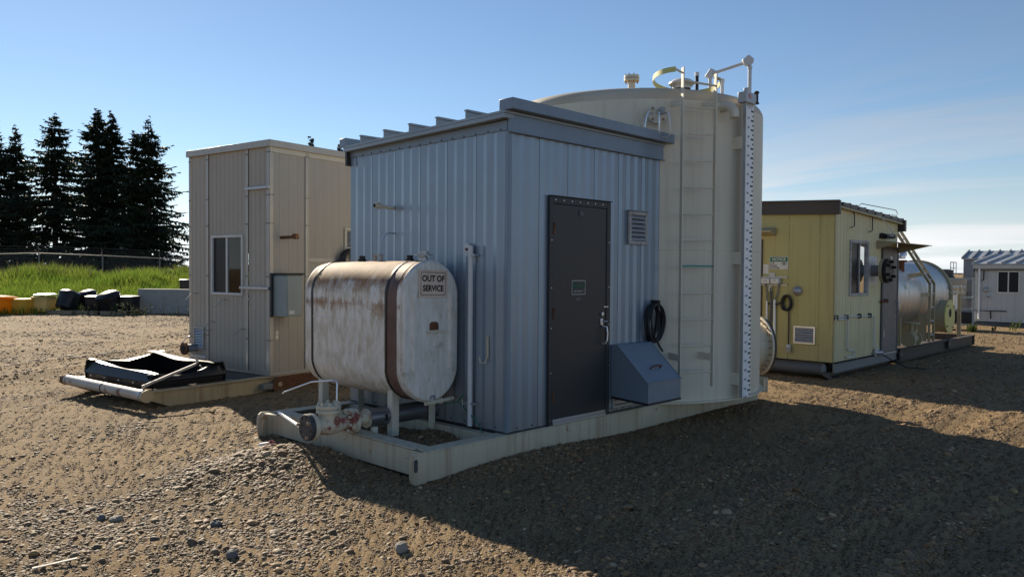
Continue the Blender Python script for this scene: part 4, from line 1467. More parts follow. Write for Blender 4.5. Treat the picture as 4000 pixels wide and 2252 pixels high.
# ------------------------------------------------------------------ tall tank
def big_tank():
    cx, cy, R, H = 3.5, 1.22, 1.67, 3.36
    T = thing('storage_tank', 'tall beige cylindrical storage tank with ladder and gauge board', 'storage tank', (cx, cy, 0.0))
    B().lathe([(0, 0.012), (R, 0.012), (R, 1.70), (R + 0.0035, 1.704), (R + 0.0035, 1.712), (R, 1.716), (R, H)], (0, 0, 0), Z1, 128).done('shell', 'tank_beige', T)
    kn = [(R - 0.15 * (1 - math.cos(rad(a))), H + 0.15 * math.sin(rad(a))) for a in range(0, 81, 8)]
    cone = [(R * k * 0.88, H + 0.15 + 0.155 * (1 - k ** 1.6)) for k in (0.98, 0.8, 0.6, 0.4, 0.2, 0.0)]
    B().lathe(kn + cone, (0, 0, 0), Z1, 128).done('roof', 'tank_rim', T)
    B().lathe([(R, -0.006), (R + 0.045, -0.006), (R + 0.045, 0.011), (R, 0.011)], (0, 0, 0), Z1, 128).done('bottom_ring', 'tank_beige', T)
    def pol(az, r, z):
        return Vector((math.cos(rad(az)) * r, math.sin(rad(az)) * r, z))
    def nrm(az):
        return Vector((math.cos(rad(az)), math.sin(rad(az)), 0))
    # ladder
    la = B()
    RL = 1.86
    rails = [pol(-126.6, RL, 0), pol(-114.4, RL, 0)]
    mid = (rails[0] + rails[1]) / 2
    nn = mid.normalized()
    tt = (rails[1] - rails[0]).normalized()
    la = thing('ladder', None, None)
    la.parent = T
    tops = (3.66, 3.62)
    lad = B().bar(rails[0] + Z1 * 0.20, rails[0] + Z1 * tops[0], 0.012, 0.055, up=nn).done('ladder', 'tank_beige', T)
    bpy.data.objects.remove(la)
    B().bar(rails[1] + Z1 * 0.20, rails[1] + Z1 * tops[1], 0.012, 0.055, up=nn).done('rail', 'tank_beige', lad)
    zr = [0.365 + 0.2875 * i for i in range(11)]
    first = None
    for i, z in enumerate(zr):
        if i == 7 - 3:
            B().cyl(rails[0] + Z1 * z, rails[1] + Z1 * z, 0.0105, 8).done('rung', 'tank_beige', lad)
        elif first is None:
            first = B().cyl(rails[0] + Z1 * z, rails[1] + Z1 * z, 0.0105, 8).done('rung', 'tank_beige', lad)
            z0 = z
        else:
            rg = share(first, lad, (0, 0, z - z0))
    B().cyl(rails[0] + Z1 * 1.520, rails[1] + Z1 * 1.520, 0.0125, 8).done('rung_wrap', 'teal_paint', lad)
    B().cyl(rails[0] + Z1 * 3.52, rails[1] + Z1 * 3.49, 0.012, 8).done('top_bar', 'tank_beige', lad)
    for z in (0.52, 3.30):
        for rl, az in ((rails[0], -128.5), (rails[1], -116.0)):
            B().bar(pol(az, R - 0.01, z + 0.01), rl + Z1 * z, 0.010, 0.075).done('bracket', 'tank_beige', lad)
    # hoop behind the ladder head
    c = mid - nn * 0.30
    pts = []
    for i in range(25):
        a = rad(48 + (360 - 96) * i / 24)
        pts.append(c + nn * math.cos(a) * 0.40 + tt * math.sin(a) * -0.36 + Z1 * (3.595 + 0.055 * math.cos(a - rad(70))))
    hp = B()
    V, F = [], []
    for i, p in enumerate(pts):
        d = (p - c)
        d.z = 0
        d.normalize()
        for q in (p + d * 0.004 - Z1 * 0.028, p + d * 0.004 + Z1 * 0.028, p - d * 0.004 + Z1 * 0.028, p - d * 0.004 - Z1 * 0.028):
            V.append(q)
        if i:
            k = 4 * (i - 1)
            F += [(k + j, k + (j + 1) % 4, k + 4 + (j + 1) % 4, k + 4 + j) for j in range(4)]
    hp.add(V, F).done('safety_hoop', 'hoop_yellow', T)
    B().bar(rails[0] + Z1 * 3.60, pts[0], 0.05, 0.012).bar(rails[1] + Z1 * 3.58, pts[-1], 0.05, 0.012).done('hoop_bracket', 'tank_beige', T)
    # gauge board: a channel with white face, marks and numerals
    gx0, gx1, gy = 3.232 - cx, 3.415 - cx, -0.575 - cy
    gb = B().box(gx0, gx1, gy, gy + 0.004, 0.032, 3.375).done('gauge_board', 'white_plastic', T)
    B().box(gx0 - 0.006, gx0 - 0.0005, gy - 0.003, gy + 0.034, 0.03, 3.38).box(gx0, gx1, gy + 0.0045, gy + 0.034, 0.03, 3.38).done('channel', 'galv', gb)
    mk, tx = B(), B()
    z0, dz_ = 3.352 - 0.06, 0.1062
    for i in range(0, 31):
        z = z0 - dz_ * i
        mk.box(gx1 - 0.066, gx1 - 0.004, gy - 0.0015, gy - 0.0005, z - 0.011, z + 0.011)
        if i < 31:
            mk.box(gx1 - 0.030, gx1 - 0.003, gy - 0.0015, gy - 0.0005, z - dz_ / 2 - 0.010, z - dz_ / 2 + 0.010)
        if i:
            tx.text('%dM\u00b3' % i, 0.036, (gx0 + 0.062, gy - 0.001, z + 0.022), X1, Z1, 0.01, 0.85)
    mk.done('tick_marks', 'print_teal', gb)
    tx.text('31M\u00b3', 0.046, (gx0 + 0.062, gy - 0.001, z0 - dz_ * 31 + 0.03), X1, Z1, 0.01, 0.85)
    tx.text('NUSCO', 0.042, (gx0 + 0.085, gy - 0.001, 3.352), X1, Z1, 0.015)
    tx.text('Mfg. & Supply Ltd.', 0.016, (gx0 + 0.083, gy - 0.001, 3.322), X1, Z1, 0.01)
    tx.done('numerals', 'print_grey', gb)
    for z in (2.93, 1.62, 0.24):
        B().bar(pol(-99.5, R - 0.01, z), (gx0 + 0.0, gy + 0.030, z), 0.010, 0.14).done('bracket', 'tank_beige', gb)
    hb = B().box(gx0 - 0.055, gx1 + 0.005, gy - 0.03, gy + 0.075, 3.372, 3.49).box(gx0 + 0.03, gx0 + 0.05, gy, gy + 0.05, 3.49, 3.55).done('gauge_head', 'galv', gb, bevel=0.004)
    B().box(gx0 + 0.0, gx0 + 0.05, gy - 0.034, gy - 0.031, 3.42, 3.47).done('red_tag', 'pink_plastic', gb)
    B().cyl((gx1 + 0.02, gy - 0.02, 3.38), (gx1 + 0.02, gy - 0.02, 3.53), 0.022, 8).cyl((gx1 + 0.02, gy - 0.02, 3.385), (gx1 + 0.02, gy - 0.02, 3.40), 0.032, 8).cyl((gx1 + 0.02, gy - 0.02, 3.505), (gx1 + 0.02, gy - 0.02, 3.52), 0.032, 8).done('clamp', 'black_iron', gb)
    # gauge pipe with its two angle heads
    px, py = 3.335 - cx, -0.56 - cy
    gp = B().cyl((px, py, 3.46), (px, py, 3.79), 0.021, 12).done('gauge_pipe', 'pvc', T)
    q = Vector((3.255 - cx, -0.10 - cy, 3.775))
    e = Vector((px, py, 3.86))
    B().cyl(q, q.lerp(e, 0.96), 0.018, 12).done('arm_pipe', 'pvc', gp)
    B().cyl(q.lerp(e, 0.08), q.lerp(e, 0.15), 0.025, 12).cyl(q.lerp(e, 0.86), q.lerp(e, 0.93), 0.025, 12).cyl((px, py, 3.775), (px, py, 3.80), 0.027, 12).done('collar', 'pvc', gp)
    hd = [(-0.115, 0.02), (-0.02, 0.105), (0.02, 0.10), (0.10, 0.03), (0.085, -0.04), (0.04, -0.095), (-0.04, -0.085), (-0.09, -0.045)]
    dirv = Vector((e.x - q.x, e.y - q.y, 0)).normalized()
    axv = dirv.cross(Z1)
    ff = rv * 1.0
    pu = Vector((rv[0], rv[1], 0)).normalized()
    pn = pu.cross(Z1)
    B().prism([(a * 0.60, b * 0.60) for a, b in hd], lambda a, b: e + pu * a + Z1 * b + pn * 0.03 - pu * 0.02, pn * -0.06).done('angle_head', 'pvc', gp, bevel=0.005)
    B().prism([(-0.06, -0.02), (-0.004, 0.065), (0.042, 0.05), (0.055, -0.015), (0.02, -0.055), (-0.015, -0.05)], lambda a, b: q + pu * a + Z1 * b + pn * 0.03, pn * -0.06).done('angle_head', 'pvc', gp, bevel=0.005)
    B().cyl((q.x, q.y, 3.50), (q.x, q.y, 3.74), 0.021, 12).done('riser', 'pvc', gp)
    # roof fittings
    def rof(x, y):
        d = math.hypot(x - cx, y - cy) / R
        return H + 0.15 + 0.155 * (1 - (min(1, d) / 0.88) ** 1.6) if d < 0.86 else H + 0.14
    nx, ny = 2.42 - cx, 0.42 - cy
    nz = B().cyl((nx, ny, 3.45), (nx, ny, 3.64), 0.042, 16).done('roof_nozzle', 'cream_light', T)
    B().cyl((nx, ny, 3.628), (nx, ny, 3.655), 0.088, 24).cyl((nx, ny, 3.661), (nx, ny, 3.69), 0.088, 24).done('flange', 'cream_light', nz, bevel=0.004)
    B().cyl((nx, ny, 3.6555), (nx, ny, 3.6605), 0.078, 24).done('gasket', 'black_rubber', nz)
    bolts((nx, ny, 3.607), Z1, 0.07, 8, 0.009, 0.02, 'bolt_rust', nz, 0.2)
    bolts((nx, ny, 3.69), Z1, 0.07, 8, 0.009, 0.018, 'cream_light', nz, 0.2)
    dx, dy = 2.93 - cx, 0.08 - cy
    dm = B().lathe([(0.105, 0), (0.105, 0.045), (0.13, 0.047), (0.150, 0.055), (0.146, 0.072), (0.11, 0.10), (0.06, 0.116), (0.0, 0.122)], (dx, dy, 3.575), Z1, 32).done('hatch_dome', 'white_paint', T)
    bolts((dx, dy, 3.60), Z1, 0.118, 16, 0.008, 0.018, 'cream_light', dm)
    for (x, y, z1, m, m2) in ((3.13, 0.0, 3.79, 'black_plastic', 'pvc'), (3.50, -0.12, 3.76, 'pvc', 'pvc')):
        x, y = x - cx, y - cy
        vp = B().cyl((x, y, 3.45), (x, y, z1 - 0.04), 0.020, 12).done('vent_pipe', m, T)
        B().cyl((x, y, z1 - 0.042), (x, y, z1), 0.026, 12).done('pipe_cap', m2, vp)
        B().cyl((x, y, 3.55), (x, y, 3.58), 0.026, 12).done('pipe_socket', m, vp)
    # side flange with bent tubes above the shed roof
    az = -134.5
    fc = pol(az, R, 3.17)
    n0 = nrm(az)
    B().cyl(fc - n0 * 0.02, fc + n0 * 0.004, 0.19, 32).done('repad', 'tank_beige', T)
    fl = B().cyl(fc, fc + n0 * 0.09, 0.07, 20).cyl(fc + n0 * 0.09, fc + n0 * 0.12, 0.105, 28).done('side_flange', 'cream_light', T, bevel=0.004)
    bolts(fc + n0 * 0.12, n0, 0.082, 4, 0.014, 0.025, 'bolt_rust', fl, 0.785)
    t0 = Vector((-n0.y, n0.x, 0))
    B().cyl(fc + n0 * 0.12 + Z1 * 0.03 + t0 * 0.03, fc + n0 * 0.18 + Z1 * 0.03 + t0 * 0.03, 0.036, 12).cyl(fc + n0 * 0.20 + Z1 * 0.03 + t0 * 0.03, fc + n0 * 0.205 + Z1 * 0.03 + t0 * 0.03, 0.018, 8).done('float_switch', 'cabinet_grey', fl)
    for du, h0 in ((-0.13, -0.19), (0.0, -0.27), (0.10, -0.26)):
        p = fc + n0 * 0.15 + t0 * (du * 0.5)
        B().tube([p, p + n0 * 0.05 + t0 * du * 0.4, p + n0 * 0.06 + t0 * du * 0.6 - Z1 * 0.06, p + n0 * 0.06 + t0 * du * 0.7 + Z1 * h0 * 0.85, p + n0 * 0.03 + t0 * (du * 0.7 - 0.03) + Z1 * h0, p - t0 * 0.12 + Z1 * (h0 - 0.005)], 0.009, 6).done('bent_tube', 'alu', fl)
    # overflow elbow
    az = -106.0
    ec = pol(az, R - 0.02, 3.31)
    n0 = nrm(az)
    B().tube([ec, ec + n0 * 0.10, ec + n0 * 0.16 - Z1 * 0.02, ec + n0 * 0.20 - Z1 * 0.07, ec + n0 * 0.205 - Z1 * 0.14], [0.052] * 5, 16).done('overflow_elbow', 'tank_beige', T)
    # manway on the far side
    az = -32.0
    n0 = nrm(az)
    mc = pol(az, R - 0.05, 0.45)
    mw = B().cyl(mc, mc + n0 * 0.29, 0.31, 32).cyl(mc + n0 * 0.29, mc + n0 * 0.315, 0.40, 40).done('manway', 'tank_beige', T)
    B().cyl(mc + n0 * 0.322, mc + n0 * 0.345, 0.40, 40).done('manway_cover', 'brown_skid', mw)
    bolts(mc + n0 * 0.265, n0, 0.36, 24, 0.014, 0.03, 'bolt_rust', mw)
    return T


big_tank()


# ------------------------------------------------------------------ rusty fuel tank on legs
def fuel_tank():
    T = thing('fuel_tank', 'rust stained white oval fuel tank on cream legs beside the blue-grey shed', 'fuel tank', (0, 0, 0))
    cx, r, zb, zt = -0.37, 0.325, 0.26, 1.543
    c0, c1 = zb + r, zt - r

    def ring(y, s, n=44, bulge=0.0):
        out = []
        rr = r * s
        for i in range(n):
            a = 2 * math.pi * i / n
            zc_ = c1 if math.sin(a) >= 0 else c0
            out.append((cx + rr * math.cos(a), y, zc_ + rr * math.sin(a) + (1 - s) * 0))
        return out
    B().loft([ring(0.64, 1.0), ring(0.66, 1.0), ring(1.1, 1.0), ring(1.6, 1.0), ring(2.2, 1.0), ring(2.225, 0.99)], cap=True).done('shell', 'tank_rusted', T, smooth=30)
    hd = B().loft([ring(0.636, 0.995), ring(0.612, 0.985), ring(0.602, 0.955), ring(0.600, 0.90)], cap=True).done('end_head', 'tank_head', T, smooth=45)
    B().loft([ring(2.226, 0.985), ring(2.25, 0.97), ring(2.265, 0.90)], cap=True).done('rear_head', 'tank_head', T, smooth=45)
    B().tube(ring(0.640, 1.006), 0.006, 6, closed=True).done('rim_weld', 'tank_head', T)
    for x, z0, z1 in ((-0.580, 0.545, 1.265), (-0.150, 0.555, 1.262)):
        B().loft([[(x + dx, 0.5995 - dy, z) for dx, dy in ((-0.026, -0.003), (-0.013, 0.022), (0.013, 0.022), (0.026, -0.003))] for z in (z0, z0 + 0.03, z1 - 0.03, z1)]).done('pressed_rib', 'tank_head', hd, smooth=50)
    def band(y0, y1, s0, name, mat):
        return B().loft([ring(y0, 1.0), ring(y0, s0), ring(y1, s0), ring(y1, 1.0)], cap=False).done(name, mat, T, smooth=50)
    band(0.700, 0.842, 1.006, 'painted_band', 'brown_band')
    band(0.843, 0.870, 1.022, 'strap', 'black_rubber')
    band(2.085, 2.115, 1.020, 'strap', 'black_rubber')
    B().box(cx - r - 0.005, cx - r + 0.004, 0.875, 2.08, 0.978, 0.990).done('seam_weld', 'tank_rusted', T)
    # legs of angle iron with a curved cradle tab
    for x, y, s in ((-0.588, 0.90, 1), (-0.152, 0.90, -1), (-0.588, 2.08, 1), (-0.152, 2.08, -1)):
        lg = B()
        xa, xb = (x, x + 0.078)
        lg.box(xa, xb, y, y + 0.007, -0.075, 0.40 if s > 0 else 0.38)
        xe = xa if s > 0 else xb - 0.007
        lg.box(xe, xe + 0.007, y + 0.008, y + 0.075, -0.075, 0.42)
        lo = lg.done('leg', 'cream_light', T, bevel=0.002)
        B().bar((x + (0.02 if s > 0 else 0.055), y + 0.004, 0.37), (x + (-0.02 if s > 0 else 0.095), y + 0.004, 0.47), 0.02, 0.012).done('strap_tab', 'bolt_rust', lo)
    # top fittings
    for y, k in ((1.70, 0), (0.93, 0)):
        B().cyl((cx, y, zt - 0.01), (cx, y, zt + 0.02), 0.045, 10).cyl((cx, y, zt + 0.02), (cx, y, zt + 0.055), 0.032, 8).done('plug', 'black_rubber', T)
    B().bar((cx, 1.38, zt), (cx, 1.38, zt + 0.055), 0.04, 0.02).bar((cx, 1.48, zt), (cx, 1.48, zt + 0.055), 0.04, 0.02).bar((cx, 1.375, zt + 0.062), (cx, 1.485, zt + 0.062), 0.045, 0.014).done('lifting_lug', 'window_frame_dirty', T)
    B().lathe([(0.045, -0.01), (0.045, 0.03), (0.035, 0.035), (0.035, 0.05), (0.085, 0.052), (0.085, 0.062), (0.05, 0.068), (0.05, 0.09), (0, 0.092)], (cx + 0.02, 0.75, zt), Z1, 16).done('vent_cap', 'galv', T)
    # notice on the head
    sg = B()
    rot = rad(-1.2)
    sx, sz = -0.362, 1.336
    U = Vector((math.cos(rot), 0, math.sin(rot)))
    Vv = Vector((-math.sin(rot), 0, math.cos(rot)))
    def SP(a, b, d=0.0):
        return Vector((sx, 0.594 - d, sz)) + U * a + Vv * b
    w, h = 0.170, 0.125
    so_ = sg.prism([(-w, -h), (w, -h), (w, h), (-w, h)], lambda a, b: SP(a, b), (0, -0.002, 0)).done('notice', 'sign_tan', T, label='tan notice lettered OUT OF SERVICE')
    bd = B()
    def rr_(w, h, c, n=5):
        P = []
        for (ox, oy, a0) in ((w - c, h - c, 0), (-w + c, h - c, 90), (-w + c, -h + c, 180), (w - c, -h + c, 270)):
            for i in range(n + 1):
                a = rad(a0 + 90 * i / n)
                P.append((ox + c * math.cos(a), oy + c * math.sin(a)))
        return P
    o_, i_ = rr_(w - 0.023, h - 0.021, 0.014), rr_(w - 0.028, h - 0.026, 0.011)
    n_ = len(o_)
    bd.add([SP(a, b, 0.0027) for a, b in o_] + [SP(a, b, 0.0027) for a, b in i_], [(k, (k + 1) % n_, n_ + (k + 1) % n_, n_ + k) for k in range(n_)])
    bd.text('OUT OF', 0.075, SP(0, 0.044, 0.0028), U, Vv, 0.04, 0.95)
    bd.text('SERVICE', 0.075, SP(0, -0.044, 0.0028), U, Vv, 0.04, 0.89)
    bd.done('notice_lettering', 'print_black', so_)
    B().bar((-0.435, 0.580, 0.905), (-0.238, 0.580, 0.905), 0.028, 0.018).done('sight_bar', 'cream_light', hd)
    B().loft([srect(0, 0, 0, 0.055, 0.045, 3), srect(0, 0, 0.004, 0.05, 0.04, 3)]).done('rust_patch', 'rust_heavy', hd)
    rp = [o for o in hd.children if o.name.startswith('rust_patch')][0]
    rp.location = (-0.345, 0.5995, 0.945)
    rp.rotation_euler = (rad(90), 0, 0)
    # drain fittings with green tube
    df = B().cyl((-0.435, 0.61, 0.245), (-0.10, 0.61, 0.262), 0.019, 10).cyl((-0.38, 0.61, 0.247), (-0.345, 0.61, 0.249), 0.026, 8).cyl((-0.27, 0.61, 0.252), (-0.235, 0.61, 0.254), 0.026, 8).cyl((-0.365, 0.61, 0.25), (-0.365, 0.63, 0.33), 0.016, 8).done('drain_pipe', 'valve_cream', T)
    B().tube([(-0.40, 0.60, 0.285), (-0.385, 0.59, 0.315), (-0.345, 0.59, 0.315), (-0.33, 0.60, 0.285)], 0.008, 6).cyl((-0.365, 0.60, 0.27), (-0.365, 0.60, 0.30), 0.018, 8).done('drain_valve', 'galv', df)
    B().tube([(-0.20, 0.66, 0.225), (-0.14, 0.60, 0.215), (-0.10, 0.54, 0.24), (-0.09, 0.50, 0.29), (-0.10, 0.47, 0.315), (-0.11, 0.48, 0.28), (-0.085, 0.56, 0.235), (-0.065, 0.50, 0.18), (-0.06, 0.44, 0.14), (-0.06, 0.36, 0.10), (-0.065, 0.29, 0.05), (-0.07, 0.23, -0.03)], 0.0055, 6).done('green_tube', 'hose_green', T)
    B().tube([(-0.08, 0.60, 0.27), (-0.06, 0.55, 0.28), (-0.055, 0.53, 0.25), (-0.055, 0.53, 0.17), (-0.055, 0.50, 0.135), (-0.055, 0.44, 0.13)], 0.007, 6).done('fuel_line', 'copper_tube', T)
    return T


fuel_tank()


# ------------------------------------------------------------------ flanged valve on its insulated pipe
def valve():
    T = thing('check_valve', 'cream and maroon flanged valve at the end of a grey clad pipe', 'valve', (-1.2, 1.0, 0.11))
    X = Vector((1, 0, 0))
    B().cyl((0.40, 0, 0), (1.19, 0, 0), 0.085, 24).done('clad_pipe', 'cladding_dark', T)
    B().cyl((0.385, 0, 0), (0.40, 0, 0), 0.085, 24, 0.085).cyl((0.30, 0, 0), (0.385, 0, 0), 0.055, 16).done('bare_pipe', 'valve_cream', T)
    B().bar((0.545, -0.0855, 0.0), (0.575, -0.0855, 0.0), 0.003, 0.055).done('flow_label', 'print_black', T)
    B().cyl((0.47, -0.02, -0.08), (0.47, -0.02, -0.20), 0.035, 10).done('support_stub', 'cream_light', T)
    bo = B().lathe([(0.062, -0.14), (0.065, -0.11), (0.085, -0.06), (0.094, 0.0), (0.09, 0.06), (0.075, 0.11), (0.066, 0.15), (0.066, 0.20)], (0, 0, 0), X, 28).cyl((0, 0, 0.0), (0, 0, 0.11), 0.088, 24).done('body', 'valve_cream', T)
    bn = B().cyl((0, 0, 0.100), (0, 0, 0.134), 0.108, 28).cyl((0, 0, 0.138), (0, 0, 0.170), 0.108, 28).done('bonnet', 'valve_cream', T, bevel=0.004)
    bolts((0, 0, 0.170), Z1, 0.084, 8, 0.014, 0.026, 'valve_cream', bn, 0.3)
    for nm, x0, x1, mt, rr in (('end_flange', -0.185, -0.145, 'valve_cream', 0.114), ('blind_flange', -0.228, -0.188, 'flange_slate', 0.114), ('end_flange', 0.185, 0.222, 'valve_cream', 0.112), ('companion_flange', 0.228, 0.268, 'valve_cream', 0.112)):
        fo = B().cyl((x0, 0, 0), (x1, 0, 0), rr, 32).done(nm, mt, T, bevel=0.004)
        if nm == 'blind_flange':
            for i in range(8):
                a = 2 * math.pi * i / 8 + 0.2
                p = Vector((x0, math.cos(a) * 0.088, math.sin(a) * 0.088))
                if i in (0, 3, 5):
                    B().cyl(p, p + Vector((-0.03, 0, 0)), 0.014, 6).done('bolt', 'bolt_rust', fo)
                else:
                    B().cyl(p + Vector((0.0005, 0, 0)), p - Vector((0.002, 0, 0)), 0.012, 10).done('bolt_hole', 'interior_dark', fo)
        if nm == 'companion_flange':
            bolts((x1, 0, 0), X, 0.088, 8, 0.014, 0.03, 'bolt_rust', fo, 0.2)
            bolts((0.155, 0, 0), X, 0.088, 8, 0.014, 0.03, 'valve_cream', fo, 0.2)
    B().cyl((0.2225, 0, 0), (0.2275, 0, 0), 0.098, 24).done('gasket', 'brown_band', T)
    B().cyl((0.26, 0, 0), (0.31, 0, 0), 0.066, 20).done('hub', 'valve_cream', T)
    # bar lever bent over to the left
    B().tube([(0.095, 0.02, 0.16), (0.105, 0.03, 0.335), (0.11, 0.04, 0.36), (0.08, 0.06, 0.368), (0.08, 0.41, 0.318), (0.08, 0.90, 0.170), (0.08, 0.93, 0.150)], 0.0085, 8).done('lever', 'alu', T)
    return T


valve()
B().cyl((-1.03, 2.16, 0.035), (-1.385, 1.14, 0.085), 0.016, 10).cyl((-1.11, 1.93, 0.046), (-1.118, 1.907, 0.047), 0.019, 10).done('white_pipe', 'white_plastic', None, label='white plastic pipe leaning from the skid end to the valve flange', cat='pipe')


# ------------------------------------------------------------------ tan shed and its skid
def window(fr, u0, u1, z0, z1, parent, fm='white_paint', fw=0.035, panes=('pane_dark', 'pane_clear'), out=0.028, inn=-0.03):
    f = B()
    f.fbox(fr, u0, u1, inn, out, z1 - fw, z1).fbox(fr, u0, u1, inn, out, z0, z0 + fw).fbox(fr, u0, u0 + fw, inn, out, z0 + fw, z1 - fw).fbox(fr, u1 - fw, u1, inn, out, z0 + fw, z1 - fw)
    um = (u0 + u1) / 2
    f.fbox(fr, um - 0.018, um + 0.018, inn, out - 0.004, z0 + fw, z1 - fw)
    fo = f.done('window', fm, parent, bevel=0.003)
    B().fbox(fr, u0 + fw, um - 0.018, 0.004, 0.008, z0 + fw, z1 - fw).done('pane', panes[0], fo)
    B().fbox(fr, um + 0.018, u1 - fw, -0.006, -0.002, z0 + fw, z1 - fw).done('pane', panes[1], fo)
    return fo


def tan_shed():
    T = thing('tan_shed', 'tall narrow tan metal shed with sliding window and white trim', 'shed', (0.524, 5.228, 0.0), rad(8.776))
    z0, z1, W, D = -0.045, 3.20, 1.957, 2.75
    bead = [(0.0, 0.0), (0.07, 0.007), (0.15, 0.007), (0.22, 0.0)]
    hole = (0.61, 1.36, 1.085, 1.94)
    for a, b in ((0.03, 0.480), (0.53, 1.455), (1.505, W - 0.02)):
        sheet(FL, a, b, z0, z1 - 0.03, 0.105, bead, [hole], off=0.0).done('wall_panel', 'beige_panel', T, smooth=0)
    for a, b, lo, hi in ((0.04, 0.620, 1.40, z1 - 0.03), (0.04, 0.62, z0, 1.385), (0.675, D, 1.62, z1 - 0.03), (0.675, D, z0, 1.57)):
        sheet(FRT, a, b, lo, hi, 0.16, [(0.0, 0.0), (0.06, 0.004), (0.12, 0.004), (0.18, 0.0)]).done('wall_panel', 'beige_panel', T, smooth=0)
    # rear walls; the back one has a window that lets the daylight through
    fb = Fr((0, W, 0), (1, 0, 0), (0, 1, 0))
    sheet(fb, 0.02, D, z0, z1 - 0.03, 0.105, bead, [(0.45, 1.20, 1.0, 1.75)]).done('wall_panel', 'beige_panel', T, smooth=0)
    fe = Fr((D, 0, 0), (0, 1, 0), (1, 0, 0))
    sheet(fe, 0.0, W, z0, z1 - 0.03, 0.105, bead).done('wall_panel', 'beige_panel', T, smooth=0)
    window(fb, 0.45, 1.20, 1.0, 1.75, T, panes=('pane_clear', 'pane_clear'))
    B().box(0.03, D - 0.03, 0.03, W - 0.03, z0, z0 + 0.03).done('floor', 'interior_dark', T)
    # trims
    tr = [(FL, -0.006, 0.055), (FL, 0.478, 0.532), (FL, 1.453, 1.507), (FL, W - 0.045, W + 0.006), (FRT, -0.011, 0.05), (FRT, 0.618, 0.677)]
    for i, (fr, a, b) in enumerate(tr):
        zt_ = z1 - 0.028
        to = B().fbox(fr, a, b, 0.0085, 0.0135 + 0.0005 * i, z0, zt_).done('trim_strip', 'beige_trim', T)
        for z in (0.45, 1.35, 2.1, 2.5, 3.1):
            for q in (a + 0.008, b - 0.008):
                B().cyl(fr.P(q, 0.014, z), fr.P(q, 0.021, z), 0.008, 6).done('screw', 'frame_dark', to)
    B().fbox(FRT, 0.68, D, 0.0085, 0.017, 1.565, 1.625).done('belt_trim', 'beige_trim', T)
    B().fbox(FL, 0.0, W, 0.010, 0.0155, z0 - 0.004, z0 + 0.035).fbox(FRT, 0.052, D, 0.010, 0.0155, z0 - 0.004, z0 + 0.03).done('base_trim', 'beige_trim', T)
    B().fbox(FL, 1.51, W - 0.02, 0.0085, 0.03, 0.085, 0.135).done('patch_plate', 'white_paint', T)
    # roof cap
    B().box(-0.05, D + 0.04, -0.06, W + 0.03, z1 - 0.03, z1 + 0.065).done('roof_cap', 'beige_trim', T, bevel=0.004)
    B().fbox(FRT, 0.0, D, 0.009, 0.016, z1 - 0.10, z1 - 0.031).done('eave_strip', 'cream_light', T)
    window(FL, 0.596, 1.37, 1.07, 1.952, T, panes=('pane_clear', 'pane_dark'))
    # brackets, strut channels, hooks
    B().fbox(FL, -0.02, 0.64, 0.0145, 0.05, 1.165, 1.205).done('strut_channel', 'galv', T, bevel=0.003)
    B().fbox(FL, -0.02, 0.51, 0.0145, 0.05, 2.585, 2.625).done('strut_channel', 'galv', T, bevel=0.003)
    louver(FL, 1.57, 1.845, 0.215, 0.565, 7, T, 'beige_trim', 'galv', 0.028, 0.026)
    for u, z in ((1.314, 0.66), (1.396, 0.53), (1.88, 0.41), (0.576, 0.585), (1.762, 1.08), (1.0, 1.0)):
        B().tube([FL.P(u, 0.0, z), FL.P(u, 0.06, z + 0.003), FL.P(u + 0.02, 0.09, z - 0.01), FL.P(u + 0.05, 0.17, z - 0.11)], 0.0075, 6).done('bent_tube', 'beige_trim', T)
    ex = B().cyl(FL.P(1.80, 0.0, 0.235), FL.P(1.80, 0.20, 0.235), 0.062, 16).done('exhaust_stub', 'galv', T)
    B().cyl(FL.P(1.80, 0.18, 0.235), FL.P(1.80, 0.215, 0.235), 0.095, 18).done('flange', 'rust_heavy', ex)
    B().cyl(FL.P(1.80, 0.216, 0.235), FL.P(1.80, 0.218, 0.235), 0.055, 14).done('bore', 'interior_dark', ex)
    # electrical cabinet on the right face
    cb = B().fbox(FRT, 0.03, 0.30, 0.014, 0.33, 0.795, 1.365).done('cabinet', 'cabinet_grey', T, bevel=0.006)
    B().fbox(FRT, 0.02, 0.31, 0.014, 0.34, 1.369, 1.39).done('cabinet_lid', 'frame_dark', cb)
    B().fbox(FRT, 0.045, 0.285, 0.3305, 0.336, 0.81, 1.35).done('cabinet_door', 'cabinet_grey', cb, bevel=0.004)
    B().fbox(FRT, 0.07, 0.16, 0.3365, 0.3375, 0.83, 0.88).done('sticker', 'sign_white', cb)
    B().fbox(FRT, -0.012, 0.02, 0.015, 0.05, 0.78, 1.40).done('cabinet_rail', 'frame_dark', T)
    for z in (0.555, 0.487):
        B().cyl(FRT.P(0.112, 0.003, z), FRT.P(0.112, 0.012, z), 0.022, 12).done('grommet', 'alu', T)
        B().cyl(FRT.P(0.112, 0.0122, z), FRT.P(0.112, 0.0128, z), 0.013, 10).done('grommet_hole', 'interior_dark', T)
    nz = B().tube([FRT.P(0.19, 0, 1.905), FRT.P(0.19, 0.15, 1.907), FRT.P(0.20, 0.2, 1.91), FRT.P(0.25, 0.21, 1.915)], 0.022, 10).done('nozzle', 'rust_heavy', T)
    B().fbox(FRT, 0.25, 0.31, 0.17, 0.25, 1.885, 1.96).done('nozzle_end', 'rust_heavy', nz, bevel=0.008)
    louver(FRT, 1.375, 1.75, 1.76, 2.10, 8, T, 'cream_light', 'galv', 0.04, 0.03)
